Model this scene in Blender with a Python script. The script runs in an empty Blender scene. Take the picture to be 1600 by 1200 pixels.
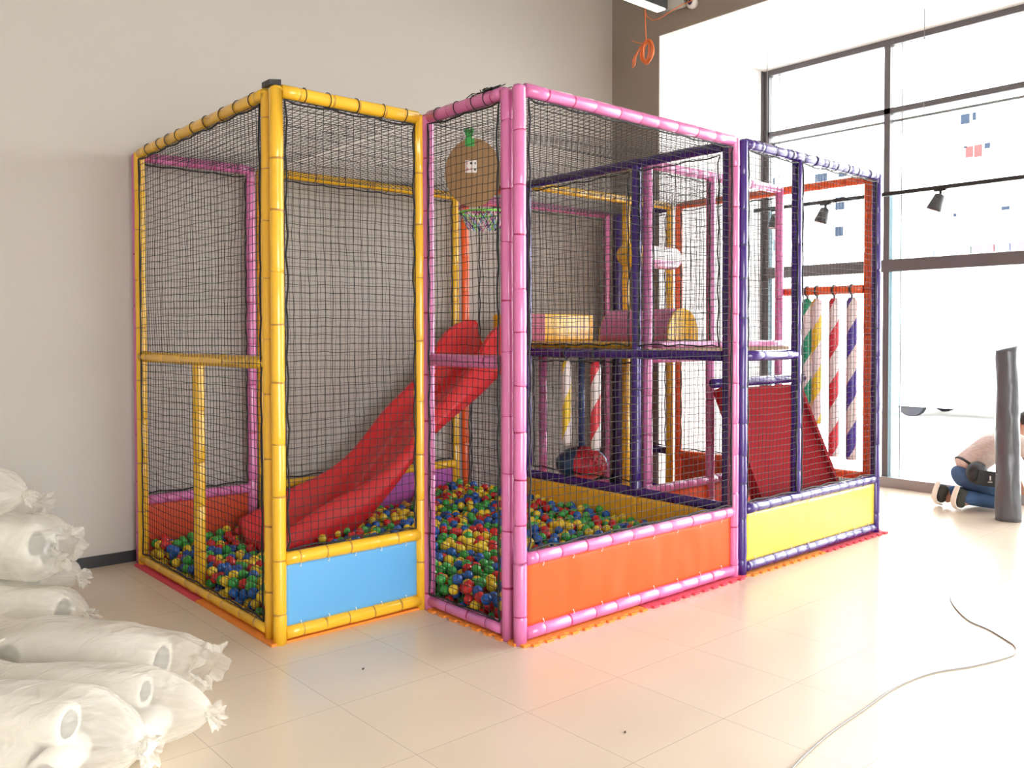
import bpy, bmesh, math, random
from mathutils import Vector, Matrix, noise
random.seed(7)
PI = math.pi
COL = bpy.context.scene.collection
S = bpy.context.scene

# ------------------------------------------------------------------ materials
def mat(name, col, rough=.5, spec=.5, coat=0, metal=0, emit=None, es=0, bump=0, bscale=20, var=0, vscale=4, alpha=None):
    m = bpy.data.materials.new(name); m.use_nodes = True
    nt = m.node_tree; b = nt.nodes['Principled BSDF']
    b.inputs['Base Color'].default_value = (*col, 1)
    b.inputs['Roughness'].default_value = rough
    b.inputs['Specular IOR Level'].default_value = spec
    b.inputs['Coat Weight'].default_value = coat
    b.inputs['Coat Roughness'].default_value = .08
    b.inputs['Metallic'].default_value = metal
    if emit:
        b.inputs['Emission Color'].default_value = (*emit, 1); b.inputs['Emission Strength'].default_value = es
    tc = nt.nodes.new('ShaderNodeTexCoord')
    if var:
        n = nt.nodes.new('ShaderNodeTexNoise'); n.inputs['Scale'].default_value = vscale
        nt.links.new(tc.outputs['Object'], n.inputs['Vector'])
        mx = nt.nodes.new('ShaderNodeMix'); mx.data_type = 'RGBA'
        mx.inputs[6].default_value = (*[c*(1-var) for c in col], 1)
        mx.inputs[7].default_value = (*[min(1, c*(1+var)) for c in col], 1)
        nt.links.new(n.outputs['Fac'], mx.inputs[0]); nt.links.new(mx.outputs[2], b.inputs['Base Color'])
    if bump:
        n2 = nt.nodes.new('ShaderNodeTexNoise'); n2.inputs['Scale'].default_value = bscale
        nt.links.new(tc.outputs['Object'], n2.inputs['Vector'])
        bp = nt.nodes.new('ShaderNodeBump'); bp.inputs['Strength'].default_value = bump; bp.inputs['Distance'].default_value = .02
        nt.links.new(n2.outputs['Fac'], bp.inputs['Height']); nt.links.new(bp.outputs[0], b.inputs['Normal'])
    return m
VY = mat('yellow_vinyl', (.86, .49, .025), .27, .5, .35, bump=.12, bscale=14, var=.05)
VYs = mat('yellow_seam', (.45, .22, .02), .5)
VP = mat('pink_vinyl', (.66, .18, .42), .25, .5, .35, bump=.12, bscale=14, var=.05)
VPs = mat('pink_seam', (.36, .01, .10), .5)
VU = mat('purple_vinyl', (.048, .016, .19), .25, .5, .35, bump=.12, bscale=14, var=.05)
VUs = mat('purple_seam', (.02, .01, .10), .5)
VO = mat('orange_vinyl', (.95, .14, .03), .3, .5, .3, bump=.12, bscale=14, var=.05)
VOs = mat('orange_seam', (.5, .05, .01), .5)
SEAM = {VY: VYs, VP: VPs, VU: VUs, VO: VOs}
CORD = mat('black_cord', (.012, .012, .014), .55, .4)
NETM = mat('net_cord', (.014, .014, .016), .5, .5)
TIE = mat('white_cable_tie', (.8, .8, .78), .4)
P_BLUE = mat('blue_panel_vinyl', (.12, .40, .74), .33, coat=.15, bump=.08, bscale=3, var=.03)
P_ORANGE = mat('orange_panel_vinyl', (.88, .11, .022), .5, .3, bump=.25, bscale=4, var=.03)
P_YELLOW = mat('yellow_panel_vinyl', (.86, .63, .04), .3, coat=.15, bump=.08, bscale=3, var=.03)
P_RED = mat('red_panel_vinyl', (.62, .07, .02), .4, bump=.1, bscale=3, var=.04)
P_MAG = mat('magenta_panel_vinyl', (.45, .10, .42), .4, bump=.1, bscale=3, var=.04)
P_AMBER = mat('amber_panel_vinyl', (.95, .50, .03), .4, bump=.08, bscale=3, var=.03)
SLIDE = mat('red_moulded_plastic', (.66, .022, .03), .3, coat=.2, var=.04, vscale=2)
RAMP = mat('red_ramp_vinyl', (.30, .008, .013), .75, .1)
B_RED = mat('red_ball_plastic', (.65, .02, .02), .22, coat=.2)
B_BLUE = mat('blue_ball_plastic', (.012, .12, .50), .22, coat=.2)
B_GREEN = mat('green_ball_plastic', (.045, .42, .065), .22, coat=.2)
B_YEL = mat('yellow_ball_plastic', (.85, .62, .03), .22, coat=.2)
MATO = mat('orange_foam_mat', (.85, .28, .04), .8, bump=.3, bscale=90)
MATR = mat('rose_foam_mat', (.72, .08, .12), .8, bump=.3, bscale=90)
WALL = mat('wall_paint', (.51, .475, .435), .75, .3, bump=.02, bscale=60)
PIER = mat('pier_paint', (.33, .285, .245), .75, .3, bump=.02, bscale=60)
WHITE = mat('white_paint', (.86, .86, .85), .7, .3)
CEILM = mat('ceiling_paint', (.45, .44, .42), .8, .2)
BASEM = mat('dark_baseboard', (.02, .022, .025), .4)
FRAME = mat('grey_aluminium', (.11, .10, .105), .45, .5)
FRAME2 = mat('pale_aluminium', (.45, .47, .5), .4, .5)
BLACK = mat('black_metal', (.02, .02, .022), .4)
GREYM = mat('grey_metal', (.25, .26, .27), .5)
CARD = mat('brown_cardboard', (.30, .19, .095), .8, .2, bump=.05, bscale=40)
PAPER = mat('label_paper', (.8, .78, .75), .6)
INK = mat('label_ink', (.03, .03, .03), .6)
PINKINK = mat('label_pink_ink', (.75, .2, .3), .6)
LEAF = mat('green_card', (.05, .40, .08), .6)
FOAM = mat('white_pe_foam', (.90, .88, .82), .7, .3, var=.02)
BORE_SHADE = mat('foam_bore_shade', (.34, .335, .32), .8)  # grey painted in for the shade inside the hollow tube ends
CABLEO = mat('orange_cable', (.85, .22, .06), .5)
CABLEG = mat('grey_cable', (.30, .29, .28), .5)
LED = mat('led_diffuser', (.9, .9, .85), .5, emit=(1, .95, .82), es=9)
SKIN = mat('skin', (.50, .25, .17), .55)
HAIR = mat('dark_hair', (.03, .02, .015), .6)
JEANS = mat('blue_denim', (.06, .12, .25), .8, .2, bump=.3, bscale=60, var=.15)
SHIRT = mat('beige_shirt', (.60, .50, .45), .8, .2, bump=1, bscale=14)
SHOE = mat('olive_shoe_canvas', (.045, .05, .04), .8)
SOLE = mat('cream_rubber_sole', (.75, .72, .62), .6)
BAGM = mat('black_nylon', (.015, .014, .016), .6)
ROLLM = mat('charcoal_sheet', (.085, .09, .105), .3, .5, bump=1, bscale=5)
STR_W = mat('white_stripe_vinyl', (.85, .75, .74), .35, coat=.2)
STR = {'green': mat('green_stripe_vinyl', (.01, .33, .16), .35, coat=.2), 'yellow': mat('yellow_stripe_vinyl', (.88, .60, .02), .35, coat=.2),
       'red': mat('red_stripe_vinyl', (.72, .03, .05), .35, coat=.2), 'purple': mat('violet_stripe_vinyl', (.08, .04, .38), .35, coat=.2)}
V_BLUE = mat('sky_blue_vinyl', (.10, .30, .62), .3, coat=.3)
V_RED = mat('red_vinyl', (.6, .02, .04), .35, coat=.2)
V_MAR = mat('maroon_vinyl', (.45, .06, .13), .35, coat=.2)

def glass_mat(name, tint, gloss):
    m = bpy.data.materials.new(name); m.use_nodes = True; nt = m.node_tree
    nt.nodes.remove(nt.nodes['Principled BSDF']); out = nt.nodes['Material Output']
    t = nt.nodes.new('ShaderNodeBsdfTransparent'); t.inputs[0].default_value = (*tint, 1)
    g = nt.nodes.new('ShaderNodeBsdfGlossy'); g.inputs['Roughness'].default_value = .02
    f = nt.nodes.new('ShaderNodeFresnel'); f.inputs[0].default_value = 1.45
    mt = nt.nodes.new('ShaderNodeMath'); mt.operation = 'MULTIPLY'; mt.inputs[1].default_value = gloss
    mx = nt.nodes.new('ShaderNodeMixShader')
    nt.links.new(f.outputs[0], mt.inputs[0]); nt.links.new(mt.outputs[0], mx.inputs[0])
    nt.links.new(t.outputs[0], mx.inputs[1]); nt.links.new(g.outputs[0], mx.inputs[2]); nt.links.new(mx.outputs[0], out.inputs[0])
    return m
GLASS = glass_mat('window_glass', (.97, .985, .985), .7)
GEDGE = glass_mat('glass_fin', (.62, .80, .84), .7)

def film_mat(name):
    m = bpy.data.materials.new(name); m.use_nodes = True; nt = m.node_tree
    b = nt.nodes['Principled BSDF']; out = nt.nodes['Material Output']
    b.inputs['Base Color'].default_value = (.96, .94, .875, 1); b.inputs['Roughness'].default_value = .16
    b.inputs['Coat Weight'].default_value = .5
    tc = nt.nodes.new('ShaderNodeTexCoord'); n = nt.nodes.new('ShaderNodeTexNoise')
    n.inputs['Scale'].default_value = 9; n.inputs['Detail'].default_value = 3; n.inputs['Distortion'].default_value = 1.5
    mp = nt.nodes.new('ShaderNodeMapping'); mp.inputs['Scale'].default_value = (.5, 1, 1)
    nt.links.new(tc.outputs['Object'], mp.inputs['Vector'])
    nt.links.new(mp.outputs[0], n.inputs['Vector'])
    bp = nt.nodes.new('ShaderNodeBump'); bp.inputs['Strength'].default_value = .8; bp.inputs['Distance'].default_value = .03
    nt.links.new(n.outputs['Fac'], bp.inputs['Height']); nt.links.new(bp.outputs[0], b.inputs['Normal'])
    t = nt.nodes.new('ShaderNodeBsdfTransparent'); t.inputs[0].default_value = (.97, .965, .95, 1)
    tl = nt.nodes.new('ShaderNodeBsdfTranslucent'); tl.inputs[0].default_value = (.96, .94, .875, 1)
    m1 = nt.nodes.new('ShaderNodeMixShader'); m1.inputs[0].default_value = .35
    nt.links.new(b.outputs[0], m1.inputs[1]); nt.links.new(tl.outputs[0], m1.inputs[2])
    lw = nt.nodes.new('ShaderNodeLayerWeight'); lw.inputs[0].default_value = .35
    mr = nt.nodes.new('ShaderNodeMapRange'); mr.inputs[3].default_value = .34; mr.inputs[4].default_value = .9
    nt.links.new(lw.outputs['Facing'], mr.inputs[0])
    m2 = nt.nodes.new('ShaderNodeMixShader'); nt.links.new(mr.outputs[0], m2.inputs[0])
    nt.links.new(t.outputs[0], m2.inputs[1]); nt.links.new(m1.outputs[0], m2.inputs[2]); nt.links.new(m2.outputs[0], out.inputs[0])
    return m
FILM = film_mat('milky_plastic_film')

def floor_mat():
    m = bpy.data.materials.new('beige_floor_tiles'); m.use_nodes = True; nt = m.node_tree; b = nt.nodes['Principled BSDF']
    N = nt.nodes.new; L = nt.links.new
    geo = N('ShaderNodeNewGeometry'); sep = N('ShaderNodeSeparateXYZ'); L(geo.outputs['Position'], sep.inputs[0])
    def line(o, off):
        a = N('ShaderNodeMath'); a.operation = 'SUBTRACT'; a.inputs[1].default_value = off; L(o, a.inputs[0])
        d = N('ShaderNodeMath'); d.operation = 'DIVIDE'; d.inputs[1].default_value = .549; L(a.outputs[0], d.inputs[0])
        f = N('ShaderNodeMath'); f.operation = 'FRACT'; L(d.outputs[0], f.inputs[0])
        p = N('ShaderNodeMath'); p.operation = 'PINGPONG'; p.inputs[1].default_value = .5; L(d.outputs[0], p.inputs[0])
        c = N('ShaderNodeMath'); c.operation = 'LESS_THAN'; c.inputs[1].default_value = .0022; L(p.outputs[0], c.inputs[0])
        fl = N('ShaderNodeMath'); fl.operation = 'FLOOR'; L(d.outputs[0], fl.inputs[0])
        return c.outputs[0], fl.outputs[0]
    lx, fx = line(sep.outputs[0], .396); ly, fy = line(sep.outputs[1], -.263)
    mx = N('ShaderNodeMath'); mx.operation = 'MAXIMUM'; L(lx, mx.inputs[0]); L(ly, mx.inputs[1])
    cmb = N('ShaderNodeCombineXYZ'); L(fx, cmb.inputs[0]); L(fy, cmb.inputs[1])
    wn = N('ShaderNodeTexWhiteNoise'); L(cmb.outputs[0], wn.inputs['Vector'])
    n = N('ShaderNodeTexNoise'); n.inputs['Scale'].default_value = 1.3; n.inputs['Detail'].default_value = 2; L(geo.outputs['Position'], n.inputs['Vector'])
    ad = N('ShaderNodeMath'); ad.operation = 'MULTIPLY_ADD'; ad.inputs[1].default_value = .25; L(wn.outputs['Value'], ad.inputs[0]); L(n.outputs['Fac'], ad.inputs[2])
    cr = N('ShaderNodeValToRGB'); cr.color_ramp.elements[0].position = .2; cr.color_ramp.elements[0].color = (.68, .57, .44, 1)
    cr.color_ramp.elements[1].position = 1; cr.color_ramp.elements[1].color = (.78, .67, .53, 1); L(ad.outputs[0], cr.inputs[0])
    mc = N('ShaderNodeMix'); mc.data_type = 'RGBA'; mc.inputs[7].default_value = (.44, .37, .30, 1); L(cr.outputs[0], mc.inputs[6]); L(mx.outputs[0], mc.inputs[0])
    L(mc.outputs[2], b.inputs['Base Color'])
    b.inputs['Roughness'].default_value = .27
    b.inputs['Specular IOR Level'].default_value = .5
    return m
FLOORM = floor_mat()
# ------------------------------------------------------------------ object helpers
def link(name, me, parent=None, loc=(0, 0, 0)):
    o = bpy.data.objects.new(name, me); COL.objects.link(o); o.parent = parent; o.location = loc
    return o
def tag(o, label=None, cat=None, group=None, kind=None):
    if label: o['label'] = label
    if cat: o['category'] = cat
    if group: o['group'] = group
    if kind: o['kind'] = kind
    return o
def empty(name, loc, label, cat, group=None):
    o = bpy.data.objects.new(name, None); COL.objects.link(o); o.location = loc; o.empty_display_size = .1
    return tag(o, label, cat, group)
class MB:
    """collects verts/faces in world space, builds one mesh object"""
    def __init__(s): s.v = []; s.f = []; s.mi = []; s.sm = []
    def add(s, vs, fs, mi=0, smooth=True):
        b = len(s.v); s.v += [tuple(p) for p in vs]
        for k, f in enumerate(fs):
            s.f.append(tuple(b+i for i in f)); s.mi.append(mi[k] if isinstance(mi, list) else mi); s.sm.append(smooth)
    def box(s, a, b, mi=0, bev=0):
        (x0, y0, z0), (x1, y1, z1) = a, b
        vs = [(x0,y0,z0),(x1,y0,z0),(x1,y1,z0),(x0,y1,z0),(x0,y0,z1),(x1,y0,z1),(x1,y1,z1),(x0,y1,z1)]
        s.add(vs, [(0,3,2,1),(4,5,6,7),(0,1,5,4),(1,2,6,5),(2,3,7,6),(3,0,4,7)], mi, False)
    def obox(s, c, ax, ay, az, mi=0):
        c = Vector(c); ax, ay, az = Vector(ax), Vector(ay), Vector(az)
        vs = [c+sx*ax+sy*ay+sz*az for sz in (-1,1) for sx, sy in ((-1,-1),(1,-1),(1,1),(-1,1))]
        s.add(vs, [(0,3,2,1),(4,5,6,7),(0,1,5,4),(1,2,6,5),(2,3,7,6),(3,0,4,7)], mi, False)
    def sweep(s, pts, radii, n=12, mi=0, caps=True, smooth=True, up=None):
        pts = [Vector(p) for p in pts]
        if not isinstance(radii, (list, tuple)): radii = [radii]*len(pts)
        d0 = (pts[1]-pts[0]).normalized()
        u = d0.orthogonal().normalized() if up is None else (Vector(up)-d0*Vector(up).dot(d0)).normalized()
        vs = []
        for i, p in enumerate(pts):
            a = pts[max(i-1, 0)]; b = pts[min(i+1, len(pts)-1)]
            d = (b-a).normalized() if (b-a).length > 1e-9 else d0
            u = (u-d*u.dot(d)).normalized(); w = d.cross(u)
            for k in range(n):
                t = 2*PI*k/n; vs.append(p+radii[i]*(math.cos(t)*u+math.sin(t)*w))
        fs = []; ms = []
        for i in range(len(pts)-1):
            for k in range(n):
                fs.append((i*n+k, i*n+(k+1) % n, (i+1)*n+(k+1) % n, (i+1)*n+k)); ms.append(mi[i] if isinstance(mi, list) else mi)
        if caps:
            fs.append(tuple(range(n-1, -1, -1))); fs.append(tuple((len(pts)-1)*n+k for k in range(n)))
            ms += [ms[0] if ms else 0]*2
        s.add(vs, fs, ms, smooth)
    def sphere(s, c, r, n=16, m=10, mi=0, sc=(1, 1, 1), fn=None):
        vs = []; c = Vector(c)
        for j in range(m+1):
            ph = PI*j/m
            for k in range(n):
                t = 2*PI*k/n
                p = Vector((math.sin(ph)*math.cos(t)*sc[0], math.sin(ph)*math.sin(t)*sc[1], math.cos(ph)*sc[2]))*r
                if fn: p = fn(p)
                vs.append(c+p)
        fs = [(j*n+k, (j+1)*n+k, (j+1)*n+(k+1) % n, j*n+(k+1) % n) for j in range(m) for k in range(n)]
        if isinstance(mi, tuple):   # material by sector
            ms = [mi[(k*len(mi))//n] for j in range(m) for k in range(n)]
        else: ms = mi
        s.add(vs, fs, ms)
    def build(s, name, mats, parent=None, origin=None):
        if not isinstance(mats, (list, tuple)): mats = [mats]
        me = bpy.data.meshes.new(name)
        o = Vector(origin) if origin is not None else Vector((0, 0, 0))
        if parent is not None and origin is None: o = Vector(parent['_o']) if '_o' in parent else world_loc(parent)
        me.from_pydata([tuple(Vector(v)-o) for v in s.v], [], s.f)
        for m in mats: me.materials.append(m)
        me.polygons.foreach_set('material_index', s.mi); me.polygons.foreach_set('use_smooth', s.sm); me.update()
        bm = bmesh.new(); bm.from_mesh(me); bmesh.ops.recalc_face_normals(bm, faces=bm.faces); bm.to_mesh(me); bm.free()
        ob = link(name, me, parent, (0, 0, 0) if parent is not None else o)
        return ob
def world_loc(o):
    p = Vector((0, 0, 0))
    while o: p += o.location; o = o.parent
    return p
def rnd(a, b): return random.uniform(a, b)

# ------------------------------------------------------------------ padded tubes, nets, panels
R = .034
def tube_mb(p0, p1, step=.16, jit=.03, r=R, seam=True, cap0=False, cap1=False, n=14):
    p0, p1 = Vector(p0), Vector(p1); L = (p1-p0).length; d = (p1-p0)/L
    js = []; t = rnd(.3, .9)*step
    while t < L-.04: js.append(t); t += step+rnd(-jit, jit)
    prof = []  # (t, radius, mat)
    def P(t, r_, m): prof.append((t, r_, m))
    if cap0:
        for a in (0, .35, .65, .87): P(-r*.75*(1-a), r*max(.12, math.sqrt(max(0, 1-(1-a)**2))), 0)
    P(0, r, 0)
    for j in js:
        P(j-.012, r*1.01, 0); P(j-.003, r*.955, 1); P(j+.003, r*.955, 0); P(j+.012, r*1.01, 0); P(min(j+.05, L-.01), r*rnd(.985, 1.02), 0)
    prof = [q for q in prof if q[0] < L-.002]
    P(L, r, 0)
    if cap1:
        for a in (.87, .65, .35, 0): P(L+r*.75*(1-a), r*max(.12, math.sqrt(max(0, 1-(1-a)**2))), 0)
    prof.sort(key=lambda q: q[0])
    m = MB(); w = [Vector((rnd(-1, 1), rnd(-1, 1), rnd(-1, 1)))*.0012 for _ in prof]
    m.sweep([p0+d*q[0]+w[i] for i, q in enumerate(prof)], [q[1] for q in prof], n, [q[2] if seam else 0 for q in prof[:-1]])
    return m
def tube(name, parent, col, p0, p1, **k):
    return tube_mb(p0, p1, **k).build(name, [col, SEAM[col]], parent)
def post(parent, col, x, y, z0=.0, z1=2.715, step=.3, cap=True, name='post'):
    return tube(name, parent, col, (x, y, z0), (x, y, z1), step=step, jit=.05, cap1=cap)
def beam(parent, col, p0, p1, step=.15, name='beam'):
    return tube(name, parent, col, p0, p1, step=step)
def net(parent, o, U, V, cell=.043, rope=True, sag=0, r=.0019, seed=0, wob=.006, name='net'):
    o, U, V = Vector(o), Vector(U), Vector(V); lu, lv = U.length, V.length; nu, nv = max(2, round(lu/cell)), max(2, round(lv/cell))
    W = U.normalized().cross(V.normalized()); un, vn = U.normalized(), V.normalized()
    def node(i, j):
        a, b = i/nu, j/nv; p = o+U*a+V*b
        q = p*2.1+Vector((seed*3.7, 0, 0)); e = min(1, 6*min(a, 1-a, b, 1-b)+.35)
        dx = noise.noise(q)*1.6*wob+noise.noise(q*6)*wob; dy = noise.noise(q+Vector((9, 5, 1)))*1.6*wob+noise.noise(q*6+Vector((3, 3, 8)))*wob
        dz = noise.noise(q+Vector((4, 8, 2)))*.014
        return p+(un*dx+vn*dy+W*dz)*e+Vector((0, 0, -1))*sag*4*a*(1-a)*math.sin(PI*b)
    G = [[node(i, j) for j in range(nv+1)] for i in range(nu+1)]
    m = MB()
    for i in range(nu+1): m.sweep(G[i], r if 0 < i < nu else r*1.2, 3, caps=False)
    for j in range(nv+1): m.sweep([G[i][j] for i in range(nu+1)], r if 0 < j < nv else r*1.2, 3, caps=False)
    ob = m.build(name, NETM, parent)
    if rope:
        b = MB()
        loop = [o, o+U, o+U+V, o+V, o]
        pts = []
        for k in range(4):
            a, c = loop[k], loop[k+1]; n = max(2, int((c-a).length/.05)); inw = (o+(U+V)/2)
            for i in range(n):
                p = a.lerp(c, i/n); side = [vn, -un, -vn, un][k]
                pts.append(p+side*(.004+.011*abs(math.sin(i*PI/5))*rnd(.6, 1.2)))
        pts.append(pts[0])
        b.sweep(pts, .0052, 5, caps=False)
        rb = b.build('border_rope', CORD, ob, None)
    return ob
# build() uses world_loc of parent for the origin, so nested parts stay in place
def loops(parent, p0, p1, n, r=R+.003):
    """black cords lashing a net to a padded beam"""
    p0, p1 = Vector(p0), Vector(p1); d = (p1-p0).normalized(); u = d.orthogonal().normalized(); w = d.cross(u)
    for k in range(n):
        c = p0.lerp(p1, (k+.5+rnd(-.2, .2))/n); m = MB(); tilt = rnd(-.25, .25)
        pts = [c+r*(math.cos(t)*u+math.sin(t)*w)+d*r*tilt*math.cos(t) for t in [2*PI*i/16 for i in range(17)]]
        m.sweep(pts, .0025, 5, caps=False); m.build('lashing_cord', CORD, parent)
def panel(parent, m_, o, U, V, thick=.012, bulge=.012, ties=0, wr=.004, name='panel'):
    o, U, V = Vector(o), Vector(U), Vector(V); W = U.normalized().cross(V.normalized()); nu, nv = 40, 14
    b = MB(); n_ = (nu+1)*(nv+1)
    def P(i, j, s):
        a, c = i/nu, j/nv; e = math.sin(PI*a)**.5*math.sin(PI*c)**.5 if 0 < a < 1 and 0 < c < 1 else 0
        p = o+U*a+V*c
        return p+W*(s*thick/2+e*(bulge*.6+wr*noise.noise(Vector((a*U.length*9, c*V.length*2.5, s*.1+o.x)))))
    vs = [P(i, j, s) for s in (1, -1) for i in range(nu+1) for j in range(nv+1)]
    I = lambda i, j, s: (0 if s == 1 else n_)+i*(nv+1)+j
    fs = []
    for i in range(nu):
        for j in range(nv):
            fs.append((I(i,j,1), I(i+1,j,1), I(i+1,j+1,1), I(i,j+1,1))); fs.append((I(i,j+1,-1), I(i+1,j+1,-1), I(i+1,j,-1), I(i,j,-1)))
    for i in range(nu):
        for j in (0, nv): fs.append((I(i,j,1), I(i,j,-1), I(i+1,j,-1), I(i+1,j,1)))
    for j in range(nv):
        for i in (0, nu): fs.append((I(i,j,1), I(i,j+1,1), I(i,j+1,-1), I(i,j,-1)))
    b.add(vs, fs); ob = b.build(name, m_, parent)
    for k in range(ties):
        a = (k+.5)/ties
        for c, sgn in ((.03, -1), (.97, 1)):
            p = o+U*a+V*c; t = MB(); vn = V.normalized()
            pts = [p+W*(.008+.010*math.sin(q*PI))+vn*sgn*(q*.022-.010) for q in [i/6 for i in range(7)]]
            t.sweep(pts, .0015, 5); t.sphere(p+W*.010-vn*sgn*.010, .004, 8, 5); t.build('cable_tie', TIE, ob)
    return ob

# ------------------------------------------------------------------ dimensions
H = 2.715; ZP = .417; ZM = 1.385; ZB = .05
TB = .0   # floor

# ==================== frames
# yellow bay (front left)
f = empty('play_frame', (0, 0, 0), 'yellow padded frame of the front left bay with a blue panel', 'play frame')
for x, y in ((0, 0), (0, .088), (0, 1.94), (.858, .0)): post(f, VY, x, y)
post(f, VY, .018, 1.033, .05, ZM)
beam(f, VY, (.03, 0, H), (.84, 0, H), .17); beam(f, VY, (.03, 0, ZP), (.84, 0, ZP)); beam(f, VY, (.03, 0, ZB), (.84, 0, ZB))
beam(f, VY, (0, .1, H), (0, 1.91, H), .2); beam(f, VY, (.0, .1, ZB), (.0, 1.92, ZB), .2); beam(f, VY, (.0, .11, ZM), (.0, 1.92, ZM), .3, name='cross_beam')
tag(panel(f, P_BLUE, (.03, 0, .075), (.80, 0, 0), (0, 0, .315), ties=5), 'light blue vinyl panel')
net(f, (-.03, 1.865, .09), (0, -1.75, 0), (0, 0, 2.58), seed=1)
net(f, (.038, -.01, .455), (.785, 0, 0), (0, 0, 2.22), seed=2)
net(f, (.02, .03, 2.70), (.84, 0, 0), (0, 1.90, 0), seed=3, sag=.03, name='roof_net', rope=False)
loops(f, (.05, 0, H), (.82, 0, H), 5); loops(f, (0, .15, H), (0, 1.85, H), 9)
m = MB(); m.obox((.0, .045, 2.757), (.032, 0, .005), (0, .04, 0), (0, 0, .013)); m.build('black_bracket', BLACK, f)
f['_o'] = [0, 0, 0]

# pink frame against the wall, left
f = empty('play_frame', (0, 2.02, 0), 'pink padded frame against the wall behind the left bay, red panel below', 'play frame')
post(f, VP, .012, 2.02); post(f, VP, .80, 1.99)
for z in (H, ZP, ZB): beam(f, VP, (.02, 2.015, z), (.78, 1.99, z), .09 if z == ZP else .13)
tag(panel(f, P_RED, (.02, 2.0, .07), (.76, 0, 0), (0, 0, .32)), 'red vinyl panel')
net(f, (.02, 1.985, .46), (.75, 0, 0), (0, 0, 2.21), seed=4, r=.0015)
loops(f, (.05, 2.01, H), (.75, 1.99, H), 4)
# yellow frame against the wall
f = empty('play_frame', (.88, 1.99, 0), 'yellow padded frame against the wall behind the slide, magenta panel below', 'play frame')
post(f, VY, .885, 1.99); post(f, VY, 2.665, 1.97)
for z in (H, ZP, ZB): beam(f, VY, (.9, 1.985, z), (2.65, 1.97, z), .25)
tag(panel(f, P_MAG, (.9, 1.975, .07), (1.75, 0, 0), (0, 0, .32)), 'magenta vinyl panel')
net(f, (.92, 1.955, .46), (1.71, 0, 0), (0, 0, 2.21), seed=5, r=.0015)
loops(f, (.95, 1.98, H), (2.6, 1.98, H), 7)
# orange frame above slide
f = empty('play_frame', (2.755, 1.94, 0), 'orange padded post and low pink rail beside the top of the red slide', 'play frame')
post(f, VO, 2.755, 1.94)
beam(f, VP, (2.755, 1.91, .17), (2.755, 1.2, .17)); beam(f, VO, (2.755, 1.91, H), (2.755, 1.2, H))
net(f, (2.755, 1.9, .22), (0, -.70, 0), (0, 0, 1.06), seed=6, r=.0015)
# pink front bay
f = empty('play_frame', (.89, -.78, 0), 'pink padded frame of the front bay jutting forward, with an orange panel', 'play frame')
PF = f
post(f, VP, .893, -.033); post(f, VP, .893, -.778, step=.22); post(f, VP, .893, -.69, step=.3); post(f, VP, 2.695, -.78, step=.22)
for z, st in ((H, .17), (ZP, .17), (ZB, .17)): beam(f, VP, (.93, -.778, z), (2.67, -.78, z), st)
for z, st in ((H, .17), (ZB, .17)): beam(f, VP, (.893, -.66, z), (.893, -.06, z), st)
beam(f, VP, (.90, -.66, ZM), (.90, -.06, ZM), .4, name='cross_beam')
tag(panel(f, P_ORANGE, (.93, -.78, .08), (1.735, 0, 0), (0, 0, .31), ties=8, wr=.02), 'orange vinyl panel')
net(f, (.86, -.075, .09), (0, -.59, 0), (0, 0, 2.58), seed=7)
net(f, (.935, -.795, .455), (1.725, 0, 0), (0, 0, 2.22), seed=8)
net(f, (.90, -.75, 2.70), (1.78, 0, 0), (0, .75, 0), seed=9, sag=.03, name='roof_net', rope=False)
net(f, (.90, .02, 2.70), (1.82, 0, 0), (0, 1.90, 0), seed=10, sag=.04, name='roof_net', rope=False)
loops(f, (.893, -.63, H), (.893, -.09, H), 4)
# bunched leftover net on the side beam
m = MB()
for k in range(26):
    p = Vector((.893+rnd(-.025, .025), rnd(-.62, -.40), H+.034+rnd(0, .008))); pts = [p]
    for i in range(5): p = p+Vector((rnd(-.02, .02), rnd(-.045, .045), rnd(-.01, .008))); p.x = min(max(p.x,.86),.93); p.z = max(p.z, H+.030); pts.append(p.copy())
    m.sweep(pts, .0025, 4)
tag(m.build('bunched_net', CORD, f), 'leftover black net bunched on the beam')
# purple inner wall frame X=2.76
f = empty('play_frame', (2.76, -.70, 0), 'dark purple padded frame inside, closing the ball pit with an amber panel', 'play frame')
for y in (-.69, .05, 1.165): post(f, VU, 2.765, y)
post(f, VP, 2.95, 1.18, 0, ZM, cap=False)
for z in (H, ZM, ZP): beam(f, VU, (2.765, -.66, z), (2.765, 1.14, z), .3)
panel(f, P_AMBER, (2.735, 1.14, .06), (0, -1.12, 0), (0, 0, .33)); panel(f, P_AMBER, (2.735, .02, .06), (0, -.70, 0), (0, 0, .33))
net(f, (2.735, 1.13, 1.44), (0, -1.04, 0), (0, 0, 1.22), seed=11); net(f, (2.735, .01, 1.44), (0, -.66, 0), (0, 0, 1.22), seed=12)
net(f, (2.79, 1.13, .47), (0, -1.04, 0), (0, 0, .86), seed=13, r=.0015)
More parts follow.
